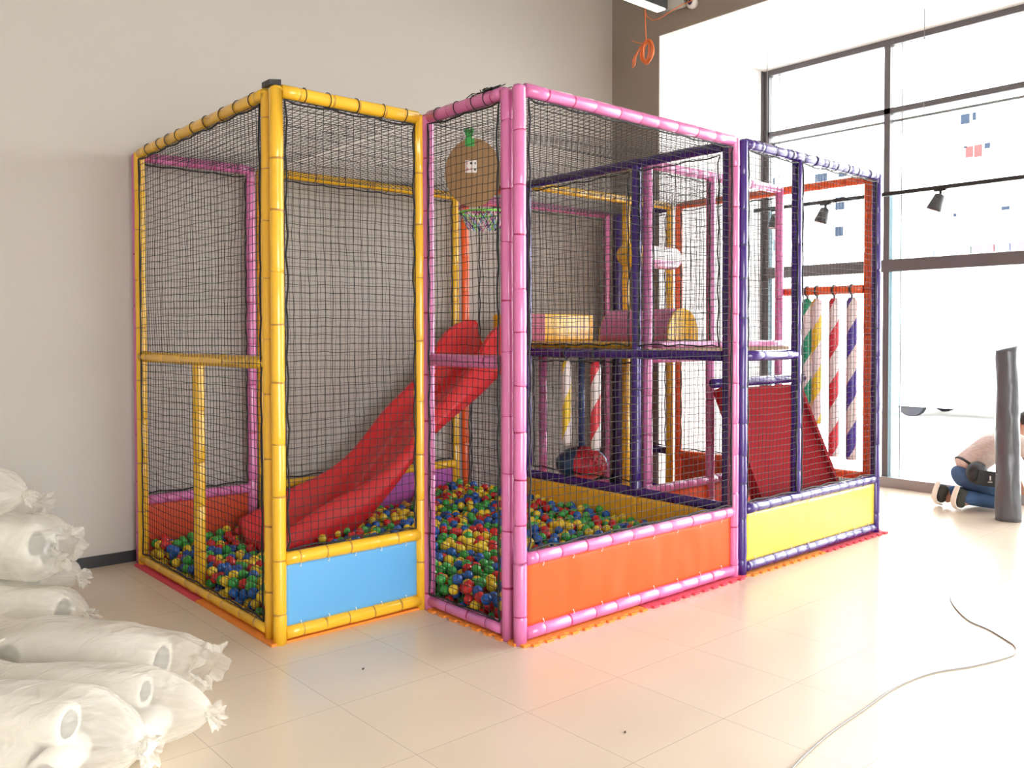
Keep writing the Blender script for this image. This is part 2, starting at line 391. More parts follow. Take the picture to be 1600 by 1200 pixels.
# purple front bay
f = empty('play_frame', (2.78, -.785, 0), 'purple padded frame of the front right bay with a bright yellow panel', 'play frame')
post(f, VU, 2.778, -.786, step=.22); post(f, VU, 4.57, -.78, step=.22); post(f, VU, 3.44, -.775, ZP+.02, H-.02, cap=False)
for z in (H, ZP, ZB): beam(f, VU, (2.81, -.785, z), (4.54, -.78, z), .13)
beam(f, VU, (2.81, -.785, ZM), (3.41, -.777, ZM), .3, name='cross_beam')
tag(panel(f, P_YELLOW, (2.81, -.785, .08), (1.73, 0, 0), (0, 0, .31), ties=8), 'bright yellow vinyl panel')
net(f, (2.815, -.80, .455), (.60, 0, 0), (0, 0, 2.22), seed=14, r=.0017); net(f, (3.465, -.80, .455), (1.06, 0, 0), (0, 0, 2.22), seed=15, r=.0017)
loops(f, (2.9, -.785, H), (4.5, -.78, H), 10)
# orange end frame
f = empty('play_frame', (4.62, -.69, 0), 'orange padded frame on the far right end holding the striped hanging tubes', 'play frame')
for y in (-.69, 1.10): post(f, VO, 4.63, y)
for z in (H, ZP, ZB): beam(f, VO, (4.63, -.66, z), (4.63, 1.07, z), .2)
beam(f, VO, (4.60, -.66, 1.87), (4.60, .0, 1.87), .3, name='cross_beam')
tag(panel(f, P_RED, (4.62, .02, .07), (0, 1.04, 0), (0, 0, .32)), 'red vinyl panel')
net(f, (4.60, .04, .46), (0, 1.02, 0), (0, 0, 2.21), seed=16, r=.0015)
# pink inner frame Y=.02
f = empty('play_frame', (2.85, .02, 0), 'pink padded frame across the middle of the right half at the platform edge', 'play frame')
for x in (2.848, 3.59, 4.545): post(f, VP, x, .02)
for z in (H, ZP): beam(f, VP, (2.88, .02, z), (4.52, .02, z), .14)
beam(f, VP, (2.88, .02, ZM-.03), (4.52, .02, ZM-.03), .3, name='cross_beam')
tag(panel(f, P_ORANGE, (2.88, .02, .06), (1.64, 0, 0), (0, 0, .32)), 'orange vinyl panel')
net(f, (2.88, .0, 1.47), (.68, 0, 0), (0, 0, 1.2), seed=17, r=.0015)
# yellow inner frame Y=1.17
f = empty('play_frame', (2.85, 1.17, 0), 'yellow padded frame across the rear of the upper platform', 'play frame')
for x in (3.965, 4.585): post(f, VY, x, 1.17)
for z in (H,): beam(f, VY, (2.80, 1.17, z), (4.56, 1.17, z), .16)
net(f, (2.84, 1.18, 2.70), (1.72, 0, 0), (0, .76, 0), seed=20, r=.0015, name='roof_net', rope=False, sag=.03)
net(f, (2.84, .03, 2.70), (1.72, 0, 0), (0, 1.10, 0), seed=21, r=.0015, name='roof_net', rope=False, sag=.03)
# pink back frame
f = empty('play_frame', (2.85, 1.94, 0), 'pink padded frame against the wall in the far right corner', 'play frame')
post(f, VP, 4.57, 1.94); post(f, VP, 3.70, 1.95, 0, ZM-.03, cap=False)
for z in (H, ZM-.03, ZB): beam(f, VP, (2.80, 1.95, z), (4.54, 1.94, z), .14)
net(f, (2.8, 1.93, .1), (1.74, 0, 0), (0, 0, 1.22), seed=22, r=.0015); net(f, (2.9, 1.93, 1.42), (1.64, 0, 0), (0, 0, 1.25), seed=23, r=.0015)
# purple right back
f = empty('play_frame', (4.70, 1.94, 0), 'dark purple padded frame beside the grey pier at the rear right', 'play frame')
post(f, VU, 4.72, 1.94); post(f, VU, 4.69, 1.25); post(f, VU, 4.66, 1.86)
for z in (H, ZM, ZP, ZB): beam(f, VU, (4.715, 1.91, z), (4.69, 1.28, z), .2)
net(f, (4.70, 1.88, .46), (0, -.58, 0), (0, 0, .88), seed=24, r=.0015); net(f, (4.70, 1.88, 1.43), (0, -.58, 0), (0, 0, 1.24), seed=25, r=.0015)

# ==================== deck mats
def cushion(name, a, b, bev, mats, label, cat, group=None, z_noise=0):
    """rounded foam slab between corners a and b"""
    me = bpy.data.meshes.new(name); bm = bmesh.new(); bmesh.ops.create_cube(bm, size=1)
    c = (Vector(a)+Vector(b))/2; d = Vector(b)-Vector(a)
    bmesh.ops.scale(bm, vec=d, verts=bm.verts); bmesh.ops.bevel(bm, geom=bm.edges[:], offset=bev, segments=4, affect='EDGES', profile=.6)
    for fc in bm.faces: fc.smooth = True
    bm.to_mesh(me); bm.free(); me.materials.append(mats)
    o = link(name, me, None, c); tag(o, label, cat, group); return o
cushion('deck_mat', (2.80, .07, 1.425), (3.52, 1.14, 1.47), .02, VY, 'yellow padded deck mat on the left of the upper platform', 'mat')
cushion('deck_mat', (3.55, .07, 1.425), (4.55, 1.14, 1.468), .02, VY, 'yellow padded deck mat on the right of the upper platform', 'mat')
cushion('deck_mat', (2.89, -.06, 1.425), (4.52, .06, 1.475), .02, VP, 'long pink padded strip along the front edge of the platform', 'mat')
cushion('deck_mat', (2.82, 1.22, 1.425), (4.64, 1.90, 1.465), .02, VY, 'yellow padded deck mat in the rear bay by the wall', 'mat')
m = MB(); m.box((2.79, -.04, 1.395), (4.60, 1.93, 1.425)); 
o = m.build('platform_board', mat('plywood', (.35, .22, .12), .7), origin=(3.7, .9, 1.39)); tag(o, 'thin wooden deck board under the yellow padded mats', 'platform')
# foam shapes
o = cushion('foam_block', (2.90, 1.35, 1.47), (3.74, 1.75, 1.70), .02, VY, 'yellow foam block with maroon end lying on the rear platform', 'foam block')
m = MB(); m.obox((3.04, 1.344, 1.585), (.09, 0, 0), (0, .004, 0), (0, 0, .112)); m.build('end_cover', V_MAR, o)
def arch(name, x0, x1, yc, rw, rh, z, bodym, endm, label):
    e = empty(name, ((x0+x1)/2, yc, z), label, 'foam arch'); N_ = 20
    prof = [(rw*math.cos(PI-PI*i/N_), rh*math.sin(PI*i/N_)**.8) for i in range(N_+1)]
    m = MB(); vs = [(x, yc+p[0], z+p[1]) for x in (x0, x1) for p in prof]; n = N_+1
    m.add(vs, [(i, i+1, n+i+1, n+i) for i in range(N_)]+[(0, n, n+N_, N_)]); m.build('body', bodym, e)
    for x, s in ((x0, -1), (x1, 1)):
        m = MB(); vs = [(x, yc+p[0], z+p[1]) for p in prof]+[(x+s*.012, yc+p[0]*.98, z+p[1]*.98) for p in prof]
        m.add(vs, [tuple(range(n)), tuple(range(n, 2*n))]+[(i, i+1, n+i+1, n+i) for i in range(N_)], smooth=False)
        m.build('end_cover', endm, e)
    return e
# arch lies along Y: its pink barrel recedes, yellow end faces the camera side
def arch2(label):
    e = empty('foam_arch', (3.4, .45, 1.47), label, 'foam arch')
    c0 = Vector((3.39, .13, 1.47)); N_ = 20; rw, rh = .19, .25
    ax = Vector((0, 1, 0)); L = .66; sd = Vector((ax.y, -ax.x, 0))
    prof = [(rw*math.cos(PI-PI*i/N_), rh*math.sin(PI*i/N_)**.75) for i in range(N_+1)]; n = N_+1
    P = lambda t, p, k=1: c0+ax*t+sd*p[0]*k+Vector((0, 0, p[1]*k))
    m = MB(); m.add([P(0, p) for p in prof]+[P(L, p) for p in prof], [(i, i+1, n+i+1, n+i) for i in range(N_)]+[(0, n, n+N_, N_)]); m.build('barrel', VP, e)
    for t, s in ((0, -1), (L, 1)):
        m = MB(); m.add([P(t, p) for p in prof]+[P(t+s*.012, p, .98) for p in prof], [tuple(range(n)), tuple(range(n, 2*n))]+[(i, i+1, n+i+1, n+i) for i in range(N_)], smooth=False)
        tag(m.build('end_cover', VY, e), 'yellow end face')
arch2('pink half round foam arch with yellow end on the upper platform')
# spinning roller
e = empty('roller', (3.55, .62, 2.15), 'padded spinning roller with pink, white and blue stripes above the platform', 'roller')
m = MB(); n = 24
vs = []; prof = [(.20, .092), (.62, .092), (.655, .075), (.665, .01)]
def drum(prof, mats_of):
    m = MB(); vs = []
    for t, r_ in prof:
        for k in range(n): a = 2*PI*k/n+.35; vs.append((3.26+t, .6+r_*math.cos(a), 2.15+r_*math.sin(a)))
    fs = [(i*n+k, i*n+(k+1) % n, (i+1)*n+(k+1) % n, (i+1)*n+k) for i in range(len(prof)-1) for k in range(n)]
    m.add(vs, fs, [mats_of[(k*4)//n] for i in range(len(prof)-1) for k in range(n)]); return m
drum(prof, (0, 1, 0, 2)).build('padded_drum', [VP, STR_W, V_BLUE], e)
tag(drum([(0, .01), (.01, .075), (.04, .092), (.20, .092)], (0, 0, 0, 0)).build('end_drum', VY, e), 'amber padded end')
for x in (3.30, 3.88):
    m = MB(); m.sweep([(x, .6, 2.2), (x, .6, 2.70)], .004, 6); m.build('hanger_wire', GREYM, e)

# ==================== slide
def interp(T, x):
    for (a, va), (b, vb) in zip(T, T[1:]):
        if x <= b: t = max(0, (x-a)/(b-a)); t = t*t*(3-2*t)*.35+t*.65; return va+(vb-va)*t
    return T[-1][1]
def smooth_tab(T, k=60):
    xs = [T[0][0]+(T[-1][0]-T[0][0])*i/k for i in range(k+1)]; ys = [interp(T, x) for x in xs]
    for _ in range(14): ys = [ys[0]]+[(ys[i-1]+2*ys[i]+ys[i+1])/4 for i in range(1, k)]+[ys[-1]]
    return xs, ys
bed = [(.60, .13), (.75, .145), (1.0, .19), (1.2, .29), (1.36, .42), (1.55, .60), (1.72, .80), (2.0, .98), (2.25, 1.12), (2.53, 1.34), (2.72, 1.43)]
rim = [(.60, .25), (.75, .30), (.98, .42), (1.2, .47), (1.44, .58), (1.61, .73), (1.78, .94), (2.03, 1.11), (2.28, 1.34), (2.42, 1.53), (2.58, 1.62), (2.72, 1.63)]
xs, zb = smooth_tab(bed); _, zr = smooth_tab(rim)
e = empty('slide', (1.7, 1.47, 0), 'wide red moulded plastic slide running down into the ball pit', 'slide')
m = MB(); yc = 1.475; hw = .275
x_ = lambda rw: rw[0].x
def section(x, b, r_, off=0):
    pts = []
    K = 22
    for i in range(K+1):
        u = -1+2*i/K
        lip = max(0, (abs(u)-.62)/.38); h = b+(r_-b)*(lip**1.6)
        # shallow centre crease of the moulding
        h += .018*math.exp(-((u+.05)/.16)**2)
        pts.append(Vector((x, yc+u*hw, h+off)))
    return pts
rows = [section(x, b, r_) for x, b, r_ in zip(xs, zb, zr)]
rows = [[Vector((p.x, p.y, p.z)) for p in r_] for r_ in rows]
K1 = len(rows[0]); vs = []; fs = []
for k, rw in enumerate(rows):
    a = rows[max(k-1, 0)][K1//2]; b = rows[min(k+1, len(rows)-1)][K1//2]; t = (b-a).normalized(); nrm = Vector((-t.z, 0, t.x))
    if nrm.z < 0: nrm = -nrm
    ring = list(rw)

    zl = zb[k]-.05; zt_ = rw[0].z; dz_ = max(.02, (zt_-zl))
    ring += [rw[-1]+Vector((0, .028, .004)), rw[-1]+Vector((0, .045, -.03)), Vector((x_(rw), yc+hw+.03, zl+.02))]
    ring += [Vector((x_(rw), yc+hw*(1-2*i/8)*.96, zl)) for i in range(9)]
    ring += [Vector((x_(rw), yc-hw-.075, zl+.0)), Vector((x_(rw), yc-hw-.07, zl+dz_*.5)), rw[0]+Vector((0, -.055, -.03)), rw[0]+Vector((0, -.028, .004))]
    n = len(ring); vs += ring
n = len(vs)//len(rows)
for k in range(len(rows)-1):
    for i in range(n): fs.append((k*n+i, k*n+(i+1) % n, (k+1)*n+(i+1) % n, (k+1)*n+i))
fs.append(tuple(range(n))); fs.append(tuple((len(rows)-1)*n+i for i in range(n)))
m.add(vs, fs); m.build('chute', SLIDE, e)
for s_, y in ((1, 1.765), (-1, 1.185)):   # rounded guard wings at the slide top
    m = MB(); N_ = 16; pts = []
    for i in range(N_+1):
        a = PI*.5*i/N_; pts.append((2.27+.36*math.sin(a)**1.0, 1.26+.40*(1-math.cos(a))**.0*math.sin(a)**.9))
    pr = [(2.27, 1.20)]+[(2.27+.43*(1-math.cos(PI/2*i/N_)), 1.26+.39*math.sin(PI/2*i/N_)) for i in range(N_+1)]+[(2.74, 1.62), (2.74, 1.34), (2.5, 1.24)]
    n = len(pr); th = .02
    vs = [(p[0], y-th, p[1]) for p in pr]+[(p[0], y+th, p[1]) for p in pr]
    m.add(vs, [tuple(range(n)), tuple(range(2*n-1, n-1, -1))]+[(i, (i+1) % n, n+(i+1) % n, n+i) for i in range(n)], smooth=False); m.build('guard_wing', SLIDE, e)

# ==================== climbing ramp
e = empty('climbing_ramp', (3.75, -.45, 0), 'dark red padded climbing ramp behind the purple front bay', 'ramp')
def slab(mb, P0, P1, P2, P3, nrm, th):
    n_ = Vector(nrm).normalized()*th; a = [Vector(p) for p in (P0, P1, P2, P3)]
    vs = a+[p-n_ for p in a]; mb.add(vs, [(0,1,2,3),(7,6,5,4),(0,4,5,1),(1,5,6,2),(2,6,7,3),(3,7,4,0)], smooth=False)
yt, zt, yb2, zb2 = -.25, 1.13, -.715, .07
m = MB(); slab(m, (3.32, yb2, zb2), (4.34, yb2, zb2), (4.34, yt, zt), (3.32, yt, zt), (0, -.9, .43), .06); m.build('padded_board', RAMP, e)
for x in (3.32, 4.34):
    m = MB(); slab(m, (x-.02, yb2-.035, zb2-.0), (x+.02, yb2-.035, zb2), (x+.02, yt-.03, zt+.02), (x-.02, yt-.03, zt+.02), (0, -.9, .43), .085); m.build('side_lip', RAMP, e)
m = tube_mb((3.28, -.22, 1.17), (4.5, -.22, 1.17), .3); m.build('top_bar', [VU, VUs], e)

# ==================== striped hanging tubes
def striped(p_top, z_bot, col, r, label, pitch, group, beam_r=.034, beam_axis='y', phase=0):
    x, y, zt = p_top
    e = empty('hanging_tube', (x, y, zt), label, 'hanging tube', group)
    m = MB(); n = 24; L = zt-.06-z_bot; rows = max(20, int(L/.03)); vs = []
    for i in range(rows+1):
        z = zt-.06-L*i/rows; k_ = 1
        if i == 0: k_ = .55
        if i == rows: k_ = .9
        for k in range(n):
            a = 2*PI*k/n-2*PI*(i/rows*L)/pitch+phase; vs.append((x+r*k_*math.cos(a), y+r*k_*math.sin(a), z))
    fs = [(i*n+k, i*n+(k+1) % n, (i+1)*n+(k+1) % n, (i+1)*n+k) for i in range(rows) for k in range(n)]
    ms = [1 if k < n*.5 else 0 for i in range(rows) for k in range(n)]
    fs += [tuple(range(n)), tuple(rows*n+k for k in range(n))]; ms += [0, 0]
    m.add(vs, fs, ms); m.build('striped_sleeve', [STR_W, STR[col]], e)
    m = MB(); rr = beam_r+.005
    pts = [(x+rr*math.cos(t), y, zt+.0+rr*math.sin(t)) for t in [2*PI*i/16 for i in range(17)]]
    m.sweep(pts, .008, 6, caps=False, up=(0, 1, 0)); m.sweep([(x, y, zt-rr), (x, y, zt-.075)], .008, 6); m.build('strap', BLACK, e)
for y, zb_, c, w in ((-.20, .90, 'green', 'green and white spiral striped tube hanging beside the purple mid post'), (-.285, .80, 'yellow', 'yellow and white spiral striped tube hanging from the orange beam'),
                     (-.43, .55, 'red', 'red and white spiral striped tube hanging from the orange beam'), (-.575, .54, 'purple', 'violet and pale pink spiral striped tube nearest the orange end post')):
    striped((4.60, y, 1.87), zb_, c, .04, w, .40, 'striped tubes on the orange beam', phase=rnd(0, 2))
striped((2.765, .73, ZM), .685, 'yellow', .035, 'yellow and white striped tube hanging under the platform', .5, 'striped tubes under the platform', phase=.9)
striped((2.765, .435, ZM), .675, 'red', .038, 'red and white striped tube hanging under the platform right of the punch ball', .42, 'striped tubes under the platform', phase=2.2)
striped((3.95, .06, ZM-.03), .75, 'purple', .04, 'violet and white striped tube hanging under the rear of the platform', .42, 'striped tubes under the platform', phase=1.2)
# punch ball
e = empty('punch_ball', (2.98, .78, .37), 'round red and navy padded ball hanging on a blue rod under the platform', 'punch ball')
m = MB(); cx_, cy_, cz_ = 2.98, .78, .515
n, mm = 28, 12; vs = []
for j in range(mm+1):
    ph = PI*j/mm
    for k in range(n):
        t = 2*PI*k/n; vs.append((cx_+.205*math.sin(ph)*math.cos(t), cy_+.205*math.sin(ph)*math.sin(t), cz_+.135*math.cos(ph)))
def sect(k):
    a = 360*(k+.5)/n
    return 1 if 124 <= a < 212 else 0 if 212 <= a < 290 else 2 if 290 <= a < 330 else 0
m.add(vs, [(j*n+k, (j+1)*n+k, (j+1)*n+(k+1) % n, j*n+(k+1) % n) for j in range(mm) for k in range(n)], [sect(k) for j in range(mm) for k in range(n)])
m.build('padded_ball', [V_RED, mat('navy_vinyl', (.02, .06, .13), .35, coat=.2), V_BLUE], e)
m = MB(); m.sweep([(cx_, cy_, .64), (cx_, cy_, 1.38)], .024, 14); tag(m.build('hanging_rod', mat('blue_rod_vinyl', (.05, .10, .32), .3, coat=.3), e), 'dark blue padded rod')
m = MB()
for k in range(34):   # red fringe
    t = rnd(-2.5, -1.3); p = [Vector((cx_+.206*math.sin(q)*math.cos(t+.1*q), cy_+.206*math.sin(q)*math.sin(t+.1*q), cz_+.139*math.cos(q)+.002)) for q in [.15+i*rnd(.18, .26) for i in range(9)]]
    m.sweep(p, .0035, 4)
tag(m.build('fringe', V_RED, e), 'red ribbon fringe', kind='stuff')

# ==================== cardboard disc on hoop
e = empty('cardboard_disc', (1.60, -.02, 2.45), 'large round brown cardboard disc with green tab hanging behind the net', 'cardboard disc')
cD = Vector((1.27, .03, 2.47)); uD = Vector((.763, -.646, 0)); wD = Vector((0, 0, 1)); nD = Vector((-.646, -.763, 0))
RX, RZ = .165, .20
m = MB(); K = 48; vs = []
for s_ in (.004, -.004):
    for k in range(K): t = 2*PI*k/K; q = 1-.04*abs(math.cos(t*1.0))**3; vs.append(cD+uD*RX*math.cos(t)*1.0+wD*RZ*math.sin(t)*q+nD*s_)
m.add(vs, [tuple(range(K)), tuple(range(K, 2*K))]+[(k, (k+1) % K, K+(k+1) % K, K+k) for k in range(K)], smooth=False); m.build('board', CARD, e)
m = MB(); m.obox(cD+wD*.175-uD*.02+nD*.007, uD*.027, nD*.002, wD*.024); m.obox(cD+wD*.225-uD*.03+nD*.006, uD*.015+wD*.006, nD*.002, wD*.033-uD*.01); m.obox(cD+wD*.232-uD*.01+nD*.006, uD*.01-wD*.004, nD*.002, wD*.025+uD*.006)
tag(m.build('tab', LEAF, e), 'green stalk tab')
m = MB(); L0 = cD+nD*.006+wD*.035-uD*.012
m.obox(L0, uD*.033, nD*.0015, wD*.036, 0)
for dx, dz, w, h_, mi in ((-.024, .019, .006, .013, 1), (.001, .019, .012, .013, 2), (.024, .019, .006, .013, 2), (-.022, -.016, .009, .015, 1), (.002, -.014, .008, .01, 1), (.023, -.018, .008, .012, 2)):
    m.obox(L0+uD*dx+wD*dz+nD*.002, uD*w*.6, nD*.0006, wD*h_*.5, 1 if mi == 2 else 3)
m.build('printed_label', [PAPER, INK, PINKINK, PINKINK], e)
for s_ in (-.06, .06):
    m = MB(); m.sweep([cD+uD*s_+wD*.18, cD+uD*s_+wD*.235], .002, 5); m.build('string', CORD, e)
# hoop with knotted coloured cord net
e = empty('hoop', (1.55, .2, 2.3), 'basketball hoop with coloured cord net behind the cardboard disc', 'hoop')
hc = Vector((1.48, .18, 2.27)); m = MB(); m.sweep([hc+Vector((.15*math.cos(t), .15*math.sin(t), 0)) for t in [2*PI*i/28 for i in range(29)]], .007, 8, caps=False); m.build('ring', mat('lime_cord', (.25, .75, .12), .6), e)
m = MB(); m.sweep([hc+Vector((.15*math.cos(t), .15*math.sin(t), .028)) for t in [2*PI*i/28 for i in range(29)]], .009, 8, caps=False); m.build('upper_ring', V_MAR, e)
cols = [V_BLUE, STR_W, VP, VU, mat('lime_cord2', (.3, .7, .15), .6)]
for q in range(5):
    m = MB()
    for k in range(6):
        t0 = 2*PI*(k*5+q)/30
        for sg in (1, -1):
            pts = []
            for i in range(6):
                t = t0+sg*i*.11; rr = .15*(1-.07*i); pts.append(hc+Vector((rr*math.cos(t), rr*math.sin(t), -.02*i)))
            m.sweep(pts, .0028, 4)
    m.build('net_cord', cols[q], e)
m = MB(); m.sweep([hc+Vector((.15, 0, .02)), (1.72, .18, 2.68)], .006, 6); m.sweep([hc+Vector((0, .15, .02)), (1.52, .45, 2.69)], .004, 6); m.build('bracket', V_RED, e)

# ==================== ball pit
BR = .030
def level(x, y):
    if x < .88 and y > -.02:
        b = .10+.05*(y/1.9)
        l = .125+.02*math.sin(3*y+1)+.02*noise.noise(Vector((x*3, y*3, 5)))
        l += .05*math.exp(-((x-.45)**2+(y-.5)**2)/.12)
    else: l = .17+.03*noise.noise(Vector((x*2.5, y*2.5, 1)))

    l += .06*math.exp(-((x-2.6)**2)/.5)*(1 if x > .9 else 0)
    if x > .9 and y < .2: l -= .085*math.exp(-((x-.9)**2)/.10)*math.exp(-((y+.6)**2)/.12)
    if y > 1.4 and .9 < x < 2.2: l -= .065*(y-1.4)/.5
    if x > 2.0 and y < 0: l -= .03*(-y)
    l += .04*math.exp(-((x-1.5)**2+(y-.75)**2)/.3)
    return l
def in_pit(x, y):
    if .05 < x < 2.70 and .04 < y < 1.93 and not (x < .0): pass
    elif .935 < x < 2.69 and -.735 < y <= .05: pass
    else: return False
    return True
placed = {}
cs = .06
balls = []
def rest(x, y, base):
    z = base; ci, cj = int(x/cs), int(y/cs)
    for i in range(ci-2, ci+3):
        for j in range(cj-2, cj+3):
            for (bx, by, bz) in placed.get((i, j), ()):
                d2 = (bx-x)**2+(by-y)**2
                if d2 < 4*BR*BR: z = max(z, bz+math.sqrt(4*BR*BR-d2))
    return z
tries = 0
rng = random.Random(3)
def bed_z(x): return interp(bed, x)
while tries < 52000:
    tries += 1
    x, y = rng.uniform(.06, 2.69), rng.uniform(-.73, 1.92)
    if not in_pit(x, y): continue
    lv = level(x, y); base = max(BR+.012, lv-.10)
    best = None
    for _ in range(5):   # roll downhill a little
        z = rest(x, y, base)
        if best is None or z < best[2]: best = (x, y, z)
        x2, y2 = best[0]+rng.uniform(-.022, .022), best[1]+rng.uniform(-.022, .022)
        if in_pit(x2, y2): x, y = x2, y2
    x, y, z = best
    if z > lv+rng.uniform(-.005, .03): continue
    if .55 < x < 2.7 and 1.16 < y < 1.79 and z > (bed_z(x)-.08): continue
    placed.setdefault((int(x/cs), int(y/cs)), []).append((x, y, z)); balls.append((x, y, z))
bm = bmesh.new(); bmesh.ops.create_icosphere(bm, subdivisions=3, radius=BR)
for fc in bm.faces: fc.smooth = True
bmesh_tpl = bpy.data.meshes.new('ball_shape'); bm.to_mesh(bmesh_tpl); bm.free()
CAM = Vector((-1.9766, -3.8998, 1.5191))
def top_exposed(b):
    c = 0
    for i in range(int(b[0]/cs)-2, int(b[0]/cs)+3):
        for j in range(int(b[1]/cs)-2, int(b[1]/cs)+3):
            for q in placed.get((i, j), ()):
                if q[2] > b[2]+.02 and (q[0]-b[0])**2+(q[1]-b[1])**2 < .035**2: c += 1
    return c == 0
def seen(b):
    """not behind the low front panels as seen from where the photo was taken"""
    if not top_exposed(b): return False
    P = Vector(b); d = P-CAM
    for pl, c, lo, hi, z in ((1, 0, .0, .87, .45), (1, -.78, .9, 2.7, .45)):
        t = (c-CAM[pl])/d[pl]
        if 0 < t < 1:
            q = CAM+d*t
            if lo < q.x < hi and q.z < z: return False
    return True
vis = sorted([b for b in balls if seen(b)], key=lambda b: (Vector(b)-CAM).length)
near = set(vis[:300])
BC = [('red', B_RED), ('blue', B_BLUE), ('green', B_GREEN), ('yellow', B_YEL)]
tpl = {}
for nm, mm_ in BC:
    me = bmesh_tpl.copy(); me.name = nm+'_ball'; me.materials.append(mm_); tpl[nm] = me
def ball_col(b): 
    v = noise.noise(Vector((b[0]*3, b[1]*3, 9)))*.35+rng.random()
    return 'yellow' if v < .30 else 'green' if v < .56 else 'red' if v < .77 else 'blue'
def zone(b):
    if b[0] < .9 and b[1] > -.03:
        return ('behind the black net of the yellow left bay', 'left bay')
    if b[1] < .25 and b[0] < 1.75: return ('between the pink net side and the orange panel', 'front of pink bay')
    return ('further inside the pit towards the purple frame', 'inner pit')
protos = {}
far = [b for b in balls if b not in near]
for b in vis[:300]:
    c = ball_col(b); z_, g_ = zone(b)
    k = (c, g_)
    if k not in protos:
        o = link('pit_ball', tpl[c], None, b); protos[k] = o
        tag(o, 'glossy %s plastic pit ball %s' % (c, z_), 'ball', '%s pit balls, %s' % (c, g_))
    else:
        o = protos[k].copy(); COL.objects.link(o); o.location = b
# the many balls further back and below: one object
bm2 = bmesh.new(); bmesh.ops.create_icosphere(bm2, subdivisions=2, radius=BR); bm2.verts.ensure_lookup_table()
tv = [v.co.copy() for v in bm2.verts]; tf = [tuple(v.index for v in f_.verts) for f_ in bm2.faces]; bm2.free()
m = MB(); idx = {'red': 0, 'blue': 1, 'green': 2, 'yellow': 3}
for b in far:
    o_ = Vector(b); m.add([o_+v for v in tv], tf, idx[ball_col(b)])
me = bpy.data.meshes.new('pit_ball_fill'); me.from_pydata(m.v, [], m.f)
for _, mm_ in BC: me.materials.append(mm_)
me.polygons.foreach_set('material_index', m.mi); me.polygons.foreach_set('use_smooth', m.sm); me.update()
o = link('pit_ball_fill', me); tag(o, 'mixed red, yellow, green and blue balls filling the rest of the pit', 'balls', kind='stuff')
print('BALLS', len(balls), 'vis', len(vis))

# ==================== foam floor mats with interlocking teeth
def foam_mat(x0, y0, x1, y1, m_, label, teeth):
    """teeth: sides among 'xyXY' that show the puzzle edge"""
    pts = []
    def side(a, b, nrm, on):
        a, b, nrm = Vector(a), Vector(b), Vector(nrm); L = (b-a).length; n = max(2, int(L/.045)); 
        if not on: pts.append(a); return
        for i in range(n):
            t0, t1 = i/n, (i+1)/n; o_ = nrm*(.022 if i % 2 else 0)
            pts.append(a.lerp(b, t0)+o_); pts.append(a.lerp(b, t1)+o_)
    side((x0, y0, 0), (x1, y0, 0), (0, -1, 0), 'y' in teeth); side((x1, y0, 0), (x1, y1, 0), (1, 0, 0), 'X' in teeth)
    side((x1, y1, 0), (x0, y1, 0), (0, 1, 0), 'Y' in teeth); side((x0, y1, 0), (x0, y0, 0), (-1, 0, 0), 'x' in teeth)
    n = len(pts); m = MB(); m.add([(p.x, p.y, 0.0005) for p in pts]+[(p.x, p.y, .0125) for p in pts], [tuple(range(n-1, -1, -1)), tuple(range(n, 2*n))]+[(i, (i+1) % n, n+(i+1) % n, n+i) for i in range(n)], smooth=False)
    tag(m.build('floor_mat', m_, origin=((x0+x1)/2, (y0+y1)/2, 0)), label, 'foam mat', 'foam floor mats under the play frames')
foam_mat(-.055, .93, .87, 1.96, MATR, 'rose foam floor mat under the rear of the left bay', '')
foam_mat(-.055, -.02, .87, .925, MATO, 'orange foam floor mat under the front of the yellow left bay', '')
foam_mat(.84+.03, -.83, 1.78, -.03, MATO, 'orange foam floor mat with puzzle teeth under the pink corner post', 'yx')
foam_mat(1.79, -.83, 2.77, -.03, MATR, 'rose foam floor mat under the right of the orange panel', 'y')
foam_mat(2.775, -.83, 3.70, .15, MATO, 'orange foam floor mat under the left of the bright yellow panel', 'y')
foam_mat(3.705, -.83, 4.64, .15, MATR, 'rose foam floor mat under the far right purple post', 'yX')
foam_mat(.875, -.025, 2.77, 1.96, MATO, 'large orange foam floor mat lying under the pit balls', '')

# ==================== room
WX0, WX1, WY0, WY1, CH = -5.0, 6.72, -8.5, 2.10, 5.0
PX, PY, HB = 4.836, 1.50, 4.43
def struct(name, mb, m_, label=None, cat=None):
    o = mb.build(name, m_); tag(o, label, cat, kind='structure'); return o
m = MB(); m.box((WX0, WY0, -.1), (WX1+.02, WY1, 0)); struct('floor', m, FLOORM, 'glossy beige square tiled floor', 'floor')
m = MB(); m.box((WX0, WY1, 0), (PX+.012, WY1+.15, CH)); struct('wall_back', m, WALL, 'plain grey painted wall behind the play structure', 'wall')
m = MB(); m.box((WX0-.15, WY0, 0), (WX0, WY1, CH)); struct('wall_left', m, WALL, 'grey side wall out of view on the left', 'wall')
m = MB(); m.box((PX, PY, 0), (PX+.012, WY1, CH)); struct('wall_pier', m, PIER, 'dark taupe pier beside the window bay', 'wall')
m = MB(); m.box((PX, WY0, HB), (PX+.012, PY, CH)); struct('wall_header', m, PIER, 'dark taupe header above the window bay', 'wall')
m = MB(); m.box((PX+.012, PY, 0), (WX1+.15, WY1+.15, HB)); struct('wall_bay', m, WHITE, 'white reveal wall of the window bay', 'wall')
m = MB(); m.box((PX+.012, WY0, HB), (WX1+.15, WY1+.15, CH+.15)); struct('ceiling_bay', m, WHITE, 'white ceiling of the window bay', 'ceiling')
m = MB(); m.box((WX0, WY0, CH), (PX+.012, WY1, CH+.15)); struct('ceiling', m, CEILM, 'grey ceiling of the main room', 'ceiling')
